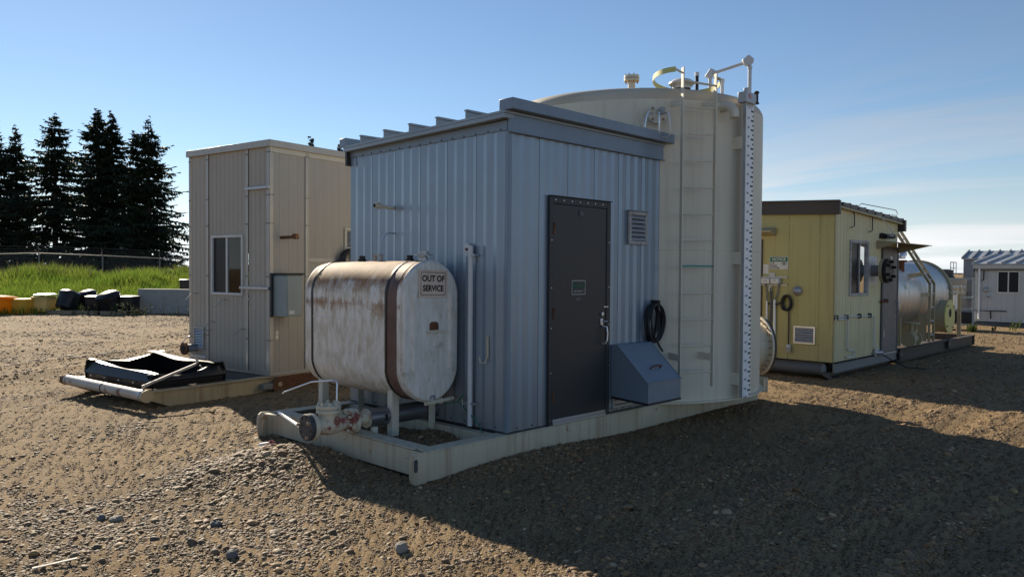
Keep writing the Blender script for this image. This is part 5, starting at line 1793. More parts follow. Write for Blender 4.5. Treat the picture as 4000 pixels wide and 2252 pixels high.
    # machinery seen through the window
    B().tube([(0.35, 1.25, 1.35), (0.5, 1.2, 1.45), (0.62, 1.15, 1.62), (0.68, 1.1, 1.85), (0.68, 1.1, 2.3)], 0.035, 8).tube(arc((0.55, 1.3, 1.05), (1, 0, 0), (0, 0.3, 1), 0.20, 0, 330, 18), 0.02, 6).box(0.3, 0.9, 1.1, 1.5, 0.0, 0.98).done('interior_pump', 'black_iron', T)
    return T


tan_shed()


def tan_skid():
    T = thing('pipe_nosed_skid', 'tan steel skid with round pipe nose under the tan shed', 'skid', (0.524, 5.228, 0.0), rad(8.776))
    zt, zb = -0.052, -0.275
    for y0, s in ((-0.035, 1), (1.99, -1)):
        ya, yb = y0, y0 + s * 0.012
        B().prism([(-1.93, -0.10), (-1.50, zb), (2.8, zb), (2.8, zt - 0.013), (-1.93, zt - 0.013)], lambda a, c, ya=ya: (a, ya, c), (0, s * 0.012, 0)).done('beam_web', 'skid_tan', T)
        B().box(-1.90, 2.8, min(ya - s * 0.03, ya + s * 0.10), max(ya - s * 0.03, ya + s * 0.10), zt - 0.012, zt).done('beam_flange', 'skid_tan', T, bevel=0.003)
    for x in (-1.2, -0.55, 0.02, 1.5):
        B().box(x, x + 0.10, -0.02, 1.97, zt - 0.12, zt - 0.014).done('cross_beam', 'slate_light', T)
    B().box(0.1, 2.8, -0.05, -0.036, zb + 0.02, -0.06).done('rust_plate', 'rust_heavy', T)
    B().box(-1.75, -1.70, 0.05, 1.93, zt - 0.10, zt - 0.015).done('cross_beam', 'rust_heavy', T)
    pn = B().cyl((-1.95, -0.26, -0.065), (-1.85, 1.98, -0.065), 0.066, 22).done('nose_pipe', 'pipe_worn', T)
    B().cyl((-1.951, -0.275, -0.065), (-1.95, -0.261, -0.065), 0.076, 22).done('nose_cap', 'skid_tan', pn)
    B().cyl((-1.853, 1.91, -0.065), (-1.848, 1.99, -0.065), 0.071, 22).done('rusty_collar', 'rust_heavy', pn)
    B().cyl((-1.903, 0.80, -0.065), (-1.902, 0.82, -0.065), 0.070, 22).done('rubber_band', 'black_rubber', pn)
    B().cyl((-1.945, -0.19, -0.065), (-1.943, -0.15, -0.065), 0.073, 22).done('clamp', 'galv', pn)
    # roller lug at the shed corner
    lg = B().cyl((0.06, -0.15, -0.17), (0.06, -0.10, -0.17), 0.115, 24).done('roller_lug', 'rust_heavy', T)
    B().cyl((0.06, -0.152, -0.16), (0.06, -0.156, -0.16), 0.035, 12).done('lug_hole', 'skid_tan', lg)
    B().box(-0.21, 0.0, -0.145, -0.05, -0.21, -0.135).done('lug_block', 'slate_light', T, bevel=0.003)
    return T


tan_skid()


def basin():
    # warped black plastic surround lying on the tan skid
    T = thing('plastic_surround', 'warped black plastic surround lying on the tan skid', 'plastic surround', (0.524, 5.228, -0.05), rad(8.776))
    T.scale = (1, 1, 0.86)
    x0, x1, y0, y1 = -1.68, -0.60, 0.14, 1.80
    n = 16

    def side(P, hs, lean, name, flange=0.09):
        b = B()
        V, F = [], []
        prof = [(0.02, 0.0), (0.012, 0.085), (-0.012, 0.10), (0.0, 0.125), (0.055, 1.0)]
        for i in range(n + 1):
            t = i / n
            base, inn = P(t)
            h = float(np.interp(t, [k / (len(hs) - 1) for k in range(len(hs))], hs))
            for q, (d, hf) in enumerate(prof):
                zz = hf if q < 4 else h
                V.append(Vector((base[0] + inn[0] * d, base[1] + inn[1] * d, min(zz, h))))
            V.append(Vector((base[0] + inn[0] * (0.055 + flange), base[1] + inn[1] * (0.055 + flange), h + 0.012 * math.sin(t * 9))))
            V.append(Vector((base[0] + inn[0] * (0.055 + flange), base[1] + inn[1] * (0.055 + flange), h - 0.006 + 0.012 * math.sin(t * 9))))
            V.append(Vector((base[0] + inn[0] * 0.062, base[1] + inn[1] * 0.062, h - 0.008)))
            V.append(Vector((base[0] + inn[0] * 0.03, base[1] + inn[1] * 0.03, 0.0)))
        m = 9
        for i in range(n):
            for k in range(m):
                k2 = (k + 1) % m
                F.append((i * m + k, i * m + k2, (i + 1) * m + k2, (i + 1) * m + k))
        b.add(V, F)
        return b.done(name, 'black_plastic', T, smooth=40)
    side(lambda t: ((x0, y1 + (y0 - y1) * t), (1, 0)), [0.30, 0.255, 0.235, 0.225, 0.22, 0.205], 0, 'front_side', 0.06)
    side(lambda t: ((x0 + (x1 - x0) * t, y0), (0, 1)), [0.20, 0.175, 0.155, 0.16, 0.19, 0.25, 0.285], 0, 'near_side', 0.02)
    side(lambda t: ((x1, y0 + (y1 - y0) * t), (-1, 0)), [0.285, 0.275, 0.27, 0.28, 0.31, 0.345], 0, 'back_side', 0.14)
    side(lambda t: ((x1 + (x0 - x1) * t, y1), (0, -1)), [0.345, 0.28, 0.24, 0.26, 0.30], 0, 'far_side', 0.10)
    B().box(x0 + 0.03, x1 - 0.03, y0 + 0.03, y1 - 0.03, 0.004, 0.02).done('base', 'black_plastic', T)
    for i in range(5):
        y = y1 - 0.2 - i * 0.36
        B().cyl((x0 - 0.004, y, 0.06), (x0 - 0.016, y, 0.06), 0.014, 6).done('bolt', 'galv', T)
    return T


basin()
_T = thing('rusty_pipe', 'thin rusty pipe leaning across the black plastic surround', 'pipe', (0.524, 5.228, 0.0), rad(8.776))
B().cyl((-1.93, -0.13, 0.035), (-1.10, 0.06, 0.215), 0.018, 10).done('tube', 'pipe_worn', _T)
B().tube([(-1.10, 0.06, 0.215), (-1.07, 0.07, 0.24), (-1.09, 0.09, 0.30)], 0.017, 8).done('bent_end', 'pipe_worn', _T)
B().cyl((-1.06, 0.04, 0.20), (-1.03, 0.035, 0.16), 0.012, 6).done('stub', 'pipe_worn', _T)
coil('black hose coil half hidden between the tan shed and fuel tank', (1.93, 5.40, 1.56), (0.988, 0.153, 0), Z1, 0.17, 0.20, 7, 0.022, seed=9)


# ------------------------------------------------------------------ yellow building
def yellow_shed():
    T = thing('yellow_shed', 'olive yellow metal building with brown fascia and taupe door', 'building', (8.12, 0.376, 0.0), rad(0.2))
    z0, W, D = -0.045, 3.09, 4.2
    for a, b in ((0.0, 0.236), (0.240, 0.771), (0.775, 1.29), (1.294, 1.85), (1.854, 2.6), (2.604, D)):
        sheet(FL, a, b, z0, 2.56, 0.53, [(0.0, 0.0), (0.5, 0.001)]).done('wall_panel', 'yellow_panel', T, smooth=0)
    prof = [(0.0, 0.0), (0.22, 0.014), (0.50, 0.014), (0.72, 0.0)]
    hole = (0.66, 1.49, 1.075, 2.005)
    k = 0
    while k * 0.62 < W:
        a, b = k * 0.62, min((k + 1) * 0.62, W)
        nz = 2.60 - 0.052 * ((a + b) / 2)
        sheet(FRT, a, b - 0.001, z0, nz, 0.124, prof, [hole]).done('wall_panel', 'yellow_rib', T, smooth=0)
        k += 1
    fb = Fr((W, 0, 0), (0, 1, 0), (1, 0, 0))
    sheet(fb, 0, D, z0, 2.42, 0.124, prof, [(0.35, 1.05, 1.0, 2.05)]).done('wall_panel', 'yellow_rib', T, smooth=0)
    window(fb, 0.33, 1.07, 0.98, 2.07, T, panes=('pane_clear', 'pane_clear'))
    B().box(0.0, W, D, D + 0.02, z0, 2.58).done('rear_wall', 'yellow_panel', T)
    B().box(0.02, W - 0.02, 0.02, D - 0.02, z0, z0 + 0.02).done('floor', 'interior_dark', T)
    B().fbox(FRT, -0.006, 0.05, 0.0145, 0.018, z0, 2.58).done('corner_trim', 'yellow_trim', T)
    # roof falling to the right, stepped ribs, brown fascias
    def rz(x):
        return 2.585 - 0.044 * x
    B().hexa([(-0.06, -0.10, rz(-0.06) - 0.02), (W + 0.08, -0.10, rz(W) - 0.02), (W + 0.08, D + 0.1, rz(W) + 0.14), (-0.06, D + 0.1, rz(-0.06) + 0.14),
              (-0.06, -0.10, rz(-0.06)), (W + 0.08, -0.10, rz(W)), (W + 0.08, D + 0.1, rz(W) + 0.16), (-0.06, D + 0.1, rz(-0.06) + 0.16)]).done('roof', 'brown_fascia', T)
    first = None
    for x in (0.42, 0.72, 1.12, 1.52, 1.93, 2.34, 2.74, 3.10):
        if first is None:
            first = B().prism([(-0.30, 0.0), (0.03, 0.0), (0.03, 0.075), (-0.01, 0.075), (-0.01, 0.062), (-0.30, 0.072)], lambda a, c: (x + a, -0.10, rz(x) + c), (0, D + 0.2, 0.165)).done('roof_rib', 'brown_fascia', T, smooth=0)
            xx = x
        else:
            share(first, T, (x - xx, 0, rz(x) - rz(xx)))
    q = 0.038
    fz = B()
    for xa, xb, ya, za, zb in ((-0.07, -0.002, -0.11, 2.425, 2.66), (-0.085, -0.071, -0.115, 2.63, 2.665)):
        e = q * (D + 0.1 - ya)
        fz.hexa([(xa, ya, za), (xb, ya, za), (xb, D + 0.1, za + e), (xa, D + 0.1, za + e), (xa, ya, zb), (xb, ya, zb), (xb, D + 0.1, zb + e), (xa, D + 0.1, zb + e)])
    fz.done('fascia', 'brown_fascia', T, bevel=0.004)
    B().box(W + 0.012, W + 0.10, -0.13, D, 2.27, 2.49).done('rear_fascia', 'brown_fascia', T)
    B().hexa([(0.0, -0.10, 2.545), (W, -0.10, 2.405), (W, -0.015, 2.405), (0.0, -0.015, 2.545), (0.0, -0.10, 2.565), (W, -0.10, 2.428), (W, -0.015, 2.428), (0.0, -0.015, 2.565)]).done('eave_soffit', 'yellow_trim', T)
    # window and door
    window(FRT, 0.64, 1.51, 1.055, 2.03, T, fm='window_frame_dirty', fw=0.05, out=0.035)
    do = B().fbox(FRT, 2.27, 3.02, 0.0145, 0.03, -0.045, 1.90).done('door', 'door_taupe', T, bevel=0.003)
    B().fbox(FRT, 2.20, 2.265, 0.0145, 0.036, -0.05, 1.96).fbox(FRT, 3.025, 3.085, 0.0145, 0.036, -0.05, 1.96).fbox(FRT, 2.265, 3.025, 0.0145, 0.036, 1.905, 1.96).done('door_frame', 'slate_skid', T)
    B().fbox(FRT, 2.27, 3.02, 0.0145, 0.05, -0.075, -0.048).done('threshold', 'alu', T)
    B().fbox(FRT, 2.62, 2.72, 0.031, 0.034, 1.62, 1.78).done('paper_note', 'sign_white', do)
    B().fbox(FRT, 2.29, 2.32, 0.031, 0.045, 0.25, 0.40).done('hinge', 'alu', do)
    B().fbox(FRT, 2.29, 2.32, 0.031, 0.045, 1.50, 1.65).done('hinge', 'black_iron', do)
    B().cyl(FRT.P(2.33, 0.03, 0.94), FRT.P(2.33, 0.10, 0.94), 0.035, 8).cyl(FRT.P(2.12, 0.05, 0.93), FRT.P(2.30, 0.07, 0.93), 0.025, 8).done('door_knob', 'rust_heavy', do)
    B().tube([FRT.P(2.96, 0.03, 0.92), FRT.P(2.96, 0.09, 0.9), FRT.P(2.96, 0.09, 0.72), FRT.P(2.96, 0.03, 0.70)], 0.012, 6).done('pull_handle', 'alu', do)
    # awning plate over the door
    aw = B().add([FRT.P(1.93, 0.0145, 2.06), FRT.P(3.09, 0.0145, 2.06), FRT.P(3.09, 0.62, 1.99), FRT.P(1.93, 0.40, 2.02), FRT.P(1.93, 0.0145, 2.05), FRT.P(3.09, 0.0145, 2.05), FRT.P(3.09, 0.62, 1.975), FRT.P(1.93, 0.40, 2.005)],
                 [(0, 1, 2, 3), (7, 6, 5, 4), (0, 4, 5, 1), (1, 5, 6, 2), (2, 6, 7, 3), (3, 7, 4, 0)]).done('awning', 'khaki_paint', T, smooth=0)
    B().add([FRT.P(3.07, 0.0145, 2.05), FRT.P(3.07, 0.6, 1.98), FRT.P(3.07, 0.0145, 1.84), FRT.P(3.09, 0.0145, 2.05), FRT.P(3.09, 0.6, 1.98), FRT.P(3.09, 0.0145, 1.84)], [(0, 1, 2), (5, 4, 3), (0, 3, 4, 1), (1, 4, 5, 2), (2, 5, 3, 0)]).done('awning_gusset', 'khaki_paint', aw, smooth=0)
    B().add([FRT.P(1.94, 0.0145, 2.05), FRT.P(1.94, 0.39, 2.01), FRT.P(1.94, 0.0145, 1.90), FRT.P(1.96, 0.0145, 2.05), FRT.P(1.96, 0.39, 2.01), FRT.P(1.96, 0.0145, 1.90)], [(0, 1, 2), (5, 4, 3), (0, 3, 4, 1), (1, 4, 5, 2), (2, 5, 3, 0)]).done('awning_gusset', 'khaki_paint', aw, smooth=0)
    B().cyl(FRT.P(2.1, 0.10, 2.14), FRT.P(2.5, 0.12, 2.15), 0.045, 10).cyl(FRT.P(2.1, 0.02, 2.16), FRT.P(2.1, 0.1, 2.14), 0.05, 8).done('lamp_housing', 'black_iron', T)
    # pipe with blind flange
    pf = B().cyl(FRT.P(1.70, 0.0, 1.50), FRT.P(1.70, 0.22, 1.50), 0.10, 16).done('flanged_pipe', 'slate_light', T)
    B().cyl(FRT.P(1.70, 0.20, 1.50), FRT.P(1.70, 0.255, 1.50), 0.22, 24).done('flange', 'khaki_paint', pf)
    B().cyl(FRT.P(1.70, 0.262, 1.50), FRT.P(1.70, 0.33, 1.50), 0.22, 24).done('blind_flange', 'black_iron', pf)
    bolts(FRT.P(1.70, 0.33, 1.50), (0, -1, 0), 0.165, 6, 0.03, 0.06, 'black_iron', pf, 0.4)
    B().fbox(FRT, 1.48, 1.93, 0.0145, 0.025, 1.24, 1.76).done('wall_plate', 'white_paint', pf)
    # small-bore pipework low on the ribbed wall
    for i, pts in enumerate(([(0.0, 0.68), (0.50, 0.67), (0.52, 0.60), (0.52, 0.20), (0.56, 0.13), (0.78, 0.12), (0.83, 0.06), (0.80, 0.0), (0.50, 0.01)],
                             [(0.0, 0.72), (0.45, 0.71), (1.72, 0.68), (1.76, 0.62), (1.78, 0.12), (1.84, 0.05), (2.02, 0.05), (2.06, 0.0), (2.06, -0.06)])):
        B().tube([FRT.P(a, 0.05, z) for a, z in pts], 0.013, 6).done('tubing', 'pvc', T)
    for a, z in ((0.02, 0.70), (0.46, 0.69), (1.05, 0.69), (1.55, 0.68)):
        B().fbox(FRT, a, a + 0.05, 0.0145, 0.07, z - 0.03, z + 0.05).done('pipe_clip', 'frame_dark', T)
    B().cyl(FRT.P(1.78, 0.05, 0.0), FRT.P(2.1, 0.08, -0.02), 0.035, 8).cyl(FRT.P(1.85, 0.05, -0.06), FRT.P(1.85, 0.05, 0.06), 0.03, 8).done('tap', 'galv', T)
    for a in (0.715, 1.566):
        B().tube([FRT.P(a, 0.03, 2.58 - 0.04 * a), FRT.P(a, 0.06, 2.45), FRT.P(a, 0.06, 2.30 - 0.05 * a), FRT.P(a - 0.15, 0.06, 2.27 - 0.05 * a)], 0.010, 6).done('vent_tube', 'frame_dark', T)
    B().tube([FRT.P(0.72, 0.08, 2.58), FRT.P(0.85, 0.12, 2.66), FRT.P(2.2, 0.25, 2.62), FRT.P(2.28, 0.25, 2.57), FRT.P(2.24, 0.25, 2.52), FRT.P(2.0, 0.24, 2.52)], 0.008, 6).done('bent_conduit', 'pvc', T)
    B().tube([FRT.P(1.58, 0.08, 2.50), FRT.P(1.75, 0.14, 2.48), FRT.P(2.15, 0.22, 2.12 + 0.1), FRT.P(2.17, 0.22, 2.14), FRT.P(2.05, 0.2, 2.16)], 0.008, 6).done('bent_conduit', 'pvc', T)
    # left face: notice, boxes, conduits, cone, vent
    n0 = B().fbox(FL, 0.786, 1.126, 0.003, 0.007, 1.515, 1.736).done('notice', 'sign_white', T, label='eye wash station notice with green header')
    B().fbox(FL, 0.796, 1.116, 0.0072, 0.008, 1.645, 1.728).done('notice_header', 'print_green', n0)
    U = Vector((0, -1, 0))
    tx = B()
    tx.text('EYE', 0.046, FL.P(1.075, 0.0085, 1.618), U, Z1, 0.02).text('WASH', 0.046, FL.P(1.06, 0.0085, 1.578), U, Z1, 0.02).text('STATION', 0.042, FL.P(1.03, 0.0085, 1.538), U, Z1, 0.02)
    tx.tube([FL.P(0.86 + 0.045 * math.cos(rad(a)), 0.0085, 1.615 + 0.022 * math.sin(rad(a))) for a in range(0, 360, 24)], 0.004, 4, closed=True).cyl(FL.P(0.86, 0.0075, 1.615), FL.P(0.86, 0.0095, 1.615), 0.013, 10)
    tx.done('notice_lettering', 'print_black', n0)
    B().text('NOTICE', 0.068, FL.P(0.956, 0.0087, 1.686), U, Z1, 0.025).done('notice_heading', 'sign_white', n0)
    B().fbox(FL, 1.143, 1.246, 0.003, 0.006, 1.431, 1.60).done('card', 'sign_white', T)
    B().fbox(FL, 1.02, 1.13, 0.003, 0.01, 1.37, 1.45).done('plate', 'galv', T)
    B().fbox(FL, 0.79, 1.26, 0.003, 0.03, 1.36, 1.385).fbox(FL, 0.79, 1.26, 0.003, 0.03, 1.225, 1.25).done('strut_channel', 'galv', T)
    for a, b in ((1.074, 1.229), (0.903, 1.058)):
        bx = B().fbox(FL, a, b, 0.03, 0.12, 1.26, 1.355).done('junction_box', 'white_paint', T, bevel=0.006)
        B().cyl(FL.P((a + b) / 2, 0.12, 1.31), FL.P((a + b) / 2, 0.127, 1.31), 0.02, 10).done('cap', 'galv', bx)
    for pts, r, m in (([(1.18, 1.25), (1.15, 1.1), (1.145, 0.93)], 0.014, 'slate_light'), ([(0.93, 1.25), (0.95, 1.10), (1.007, 0.95)], 0.014, 'slate_light'), ([(1.145, 0.95), (1.145, -0.3)], 0.016, 'white_plastic'), ([(1.003, 0.98), (0.995, -0.06)], 0.022, 'white_plastic'), ([(1.08, 1.2), (1.06, 0.9), (1.09, 0.3)], 0.02, 'slate_skid'), ([(0.90, 0.93), (0.96, 0.9), (1.12, 0.91)], 0.014, 'black_rubber')):
        B().tube([FL.P(a, 0.05, z) for a, z in pts], r, 8).done('conduit', m, T)
    B().fbox(FL, 1.06, 1.11, 0.06, 0.065, 1.13, 1.22).done('white_tag', 'sign_white', T)
    B().lathe([(0.085, 0.0), (0.085, 0.02), (0.06, 0.07), (0.0, 0.11)], FL.P(0.61, 0.002, 1.143), (-1, 0, 0), 20).done('cone_cover', 'galv', T)
    pl = B().tube([FL.P(0.745, 0.04, 0.83), FL.P(0.735, 0.05, 0.5), FL.P(0.738, 0.05, 0.22)], 0.012, 6).done('plug_cable', 'black_rubber', T)
    B().cyl(FL.P(0.738, 0.04, 0.21), FL.P(0.74, 0.05, 0.10), 0.045, 10).cyl(FL.P(0.74, 0.05, 0.13), FL.P(0.72, 0.11, 0.12), 0.045, 10).done('plug', 'galv', pl)
    louver(FL, 0.285, 0.665, 0.235, 0.54, 6, T, 'alu', 'galv', 0.03, 0.03)
    B().add([FL.P(1.02, 0.003, 2.25), FL.P(1.42, 0.003, 2.25), FL.P(1.42, 0.22, 2.19), FL.P(1.02, 0.22, 2.19), FL.P(1.02, 0.003, 2.10), FL.P(1.42, 0.003, 2.10), FL.P(1.42, 0.22, 2.16), FL.P(1.02, 0.22, 2.16)], [(0, 1, 2, 3), (3, 2, 6, 7), (0, 3, 7, 4), (1, 5, 6, 2), (4, 7, 6, 5)]).done('light_hood', 'khaki_paint', T, smooth=0)
    B().fbox(FL, 1.255, 1.30, 0.003, 0.02, 0.2, 2.04).done('door_jamb', 'brown_fascia', T)
    B().fbox(FL, 1.30, 2.1, 0.003, 0.015, 0.0, 2.0).done('side_door', 'brown_fascia', T)
    return T


yellow_shed()
coil('small black cable coil hanging on the olive yellow wall', (8.12 - 0.01, 0.376 + 0.777, 0.93), (0, -1, 0), Z1, 0.085, 0.13, 6, 0.013, seed=12)


def yellow_skid():
    T = thing('vessel_skid', 'dark steel skid under the yellow building and silver vessel', 'skid', (8.12, 0.376, 0.0), rad(0.2))
    B().box(0.02, 3.1, -0.03, 0.0, -0.22, -0.07).box(0.02, 3.1, -0.055, -0.0305, -0.083, -0.07).done('wall_channel', 'slate_light', T)
    B().box(0.2, 3.1, 0.12, 0.16, -0.33, -0.06).done('side_beam', 'brown_skid', T)
    B().prism([(-0.42, -0.20), (-0.05, -0.345), (2.2, -0.345), (2.2, -0.315), (0.0, -0.31), (-0.1, -0.20)], lambda a, c: (a, 0.0, c), (0, 0.10, 0)).done('runner', 'brown_skid', T)
    pn = B().cyl((-0.12, 0.10, -0.17), (-0.12, 3.9, -0.17), 0.095, 20).done('end_pipe', 'slate_skid', T)
    B().cyl((-0.12, 0.085, -0.17), (-0.12, 0.098, -0.17), 0.10, 20).done('pipe_cap', 'slate_light', pn)
    B().box(-0.02, 0.08, 0.15, 4.0, -0.30, -0.06).done('end_beam', 'brown_skid', T)
    # long run carrying the vessel
    B().box(3.15, 8.55, -0.02, 0.0, -0.27, -0.065).box(3.15, 8.55, -0.06, 0.08, -0.064, -0.05).box(3.15, 8.55, -0.05, 0.08, -0.285, -0.271).done('side_beam', 'brown_skid', T)
    B().box(3.15, 8.55, 2.02, 2.04, -0.27, -0.065).done('side_beam', 'brown_skid', T)
    B().box(8.56, 8.60, -0.06, 2.05, -0.28, -0.05).done('end_beam', 'brown_skid', T)
    B().box(3.2, 8.55, 0.09, 2.0, -0.24, -0.20).done('deck', 'brown_skid', T)
    for x in (3.16, 6.4):
        lg = B().cyl((x, -0.09, -0.13), (x, -0.062, -0.13), 0.12, 16).done('lift_lug', 'black_iron', T)
        B().cyl((x, -0.0905, -0.13), (x, -0.094, -0.13), 0.04, 10).done('lug_hole', 'slate_light', lg)
    return T


yellow_skid()


def vessel():
    T = thing('horizontal_vessel', 'silver clad horizontal vessel with flange ring behind the yellow building', 'vessel', (13.0, 1.288, 0.975), rad(0.2))
    R = 0.76
    x0, x1 = -1.78, 2.30
    sh = B().lathe([(0, x0), (R, x0), (R, x1)], (0, 0, 0), X1, 72).done('shell', 'treater_alu', T)
    x = x0 + 0.05
    while x < x1 - 0.1:
        B().lathe([(R, x), (R + 0.006, x + 0.003), (R + 0.006, x + 0.016), (R, x + 0.019)], (0, 0, 0), X1, 72).done('cladding_seam', 'treater_alu', sh)
        x += 0.29
    B().lathe([(R - 0.02, x1), (R + 0.045, x1), (R + 0.045, x1 + 0.05), (R - 0.02, x1 + 0.05)], (0, 0, 0), X1, 72).done('flange_ring', 'khaki_paint', T)
    B().lathe([(R + 0.0, x1 + 0.06), (R + 0.045, x1 + 0.06), (R + 0.045, x1 + 0.11), (R * 0.85, x1 + 0.14), (R * 0.5, x1 + 0.32), (0, x1 + 0.38)], (0, 0, 0), X1, 60).done('end_head', 'khaki_paint', T)
    bolts((x1 - 0.03, 0, 0), X1, R + 0.022, 32, 0.018, 0.03, 'khaki_paint', T)
    # saddles
    for xs in (0.45, -1.2):
        B().prism([(-0.55, -0.99), (0.55, -0.99), (0.62, -0.45), (-0.62, -0.45)], lambda a, c, xs=xs: (xs, a, c), (0.10, 0, 0)).done('saddle', 'khaki_paint', T)
        B().box(xs - 0.02, xs + 0.02, -0.80, -0.62, -0.99, -0.40).done('saddle_web', 'khaki_paint', T)
    # ladder leaning over the vessel
    ya = -0.86
    la = None
    for dx in (0.0, 0.30):
        b = B()
        b.bar((0.42 + dx, ya, -1.0), (0.42 + dx, ya, 0.28), 0.05, 0.03).bar((0.42 + dx, ya, 0.26), (-1.60 + dx, ya + 0.10, 1.38), 0.05, 0.03)
        if la is None:
            la = b.done('ladder', 'khaki_paint', T)
        else:
            b.done('rail', 'khaki_paint', la)
    for z in (-0.85, -0.55, -0.25, 0.05):
        B().cyl((0.42, ya, z), (0.72, ya, z), 0.014, 6).done('rung', 'pvc', la)
    for i in range(8):
        t = (i + 0.5) / 8
        p = Vector((0.42, ya, 0.28)).lerp(Vector((-1.60, ya + 0.10, 1.38)), t)
        B().cyl(p, p + Vector((0.30, 0, 0)), 0.014, 6).done('rung', 'pvc', la)
    B().bar((0.42, ya, 0.02), (0.1, -0.72, 0.02), 0.03, 0.08).done('bracket', 'khaki_paint', la)
    B().bar((0.0, ya, 0.48), (-0.2, -0.62, 0.42), 0.03, 0.09).done('bracket', 'khaki_paint', la)
    # big fire-tube cover facing the yard, sight pipes, post, valves
    fc = B().cyl((1.85, -0.60, -0.50), (1.85, -0.86, -0.50), 0.37, 36).done('fire_tube', 'khaki_paint', T)
    B().cyl((1.85, -0.865, -0.50), (1.85, -0.89, -0.50), 0.38, 36).done('cover_plate', 'hoop_yellow', fc)
    B().cyl((1.85, -0.89, -0.42), (1.85, -0.893, -0.42), 0.10, 16).done('peep_hole', 'interior_dark', fc)
    bolts((1.85, -0.89, -0.50), (0, -1, 0), 0.33, 4, 0.02, 0.03, 'bolt_rust', fc, 0.7)
    for z in (0.155, 0.03):
        B().cyl((2.28, -0.80, z), (3.3, -0.80, z), 0.035, 10).done('sight_pipe', 'cream_light', T)
        for x in (2.5, 2.75, 3.1):
            B().cyl((x, -0.80, z), (x + 0.06, -0.80, z), 0.05, 10).done('coupling', 'cream_light', T)
    B().cyl((2.6, -0.80, 0.0), (2.6, -0.80, -0.35), 0.04, 8).done('sight_glass', 'alu', T)
    B().bar((2.95, -0.80, -1.02), (2.90, -0.80, 0.18), 0.075, 0.075).done('support_post', 'khaki_paint', T)
    gv = B().cyl((-0.55, -0.80, -1.0), (-0.55, -0.80, -0.72), 0.10, 14).cyl((-0.75, -0.80, -0.88), (-0.35, -0.80, -0.88), 0.10, 14).cyl((-0.55, -0.80, -0.72), (-0.55, -0.80, -0.55), 0.045, 10).done('gate_valve', 'khaki_paint', T)
    B().cyl((-0.55, -0.80, -0.56), (-0.55, -0.80, -0.53), 0.16, 20).done('hand_wheel', 'khaki_paint', gv)
    for x in (-0.78, -0.36):
        B().cyl((x, -0.80, -0.88), (x + 0.04, -0.80, -0.88), 0.15, 18).done('flange', 'khaki_paint', gv)
    ve = B().tube([(-0.32, -0.5, 0.5), (-0.32, -0.5, 0.76)], 0.07, 12).cyl((-0.32, -0.5, 0.72), (-0.32, -0.5, 0.76), 0.12, 14).done('relief_base', 'rust_heavy', T)
    B().tube(arc((-0.22, -0.5, 0.80), (-1, 0, 0), (0, 0, 1), 0.10, 0, 100, 8), 0.085, 12).done('relief_elbow', 'alu', ve)
    B().fbox(Fr((0, 0, 0), (1, 0, 0), (0, -1, 0)), -0.75, -0.68, R + 0.0, R + 0.006, 0.16, 0.28).done('data_plate', 'alu', T)
    return T


vessel()
B().tube([(10.2, 0.28, -0.05), (10.4, 0.15, -0.18), (10.5, -0.05, -0.285), (10.75, -0.3, -0.312), (11.0, -0.45, -0.325)], 0.011, 6).done('hose', 'black_rubber', None, label='dark hose trailing from the yellow building wall onto the gravel', cat='hose')


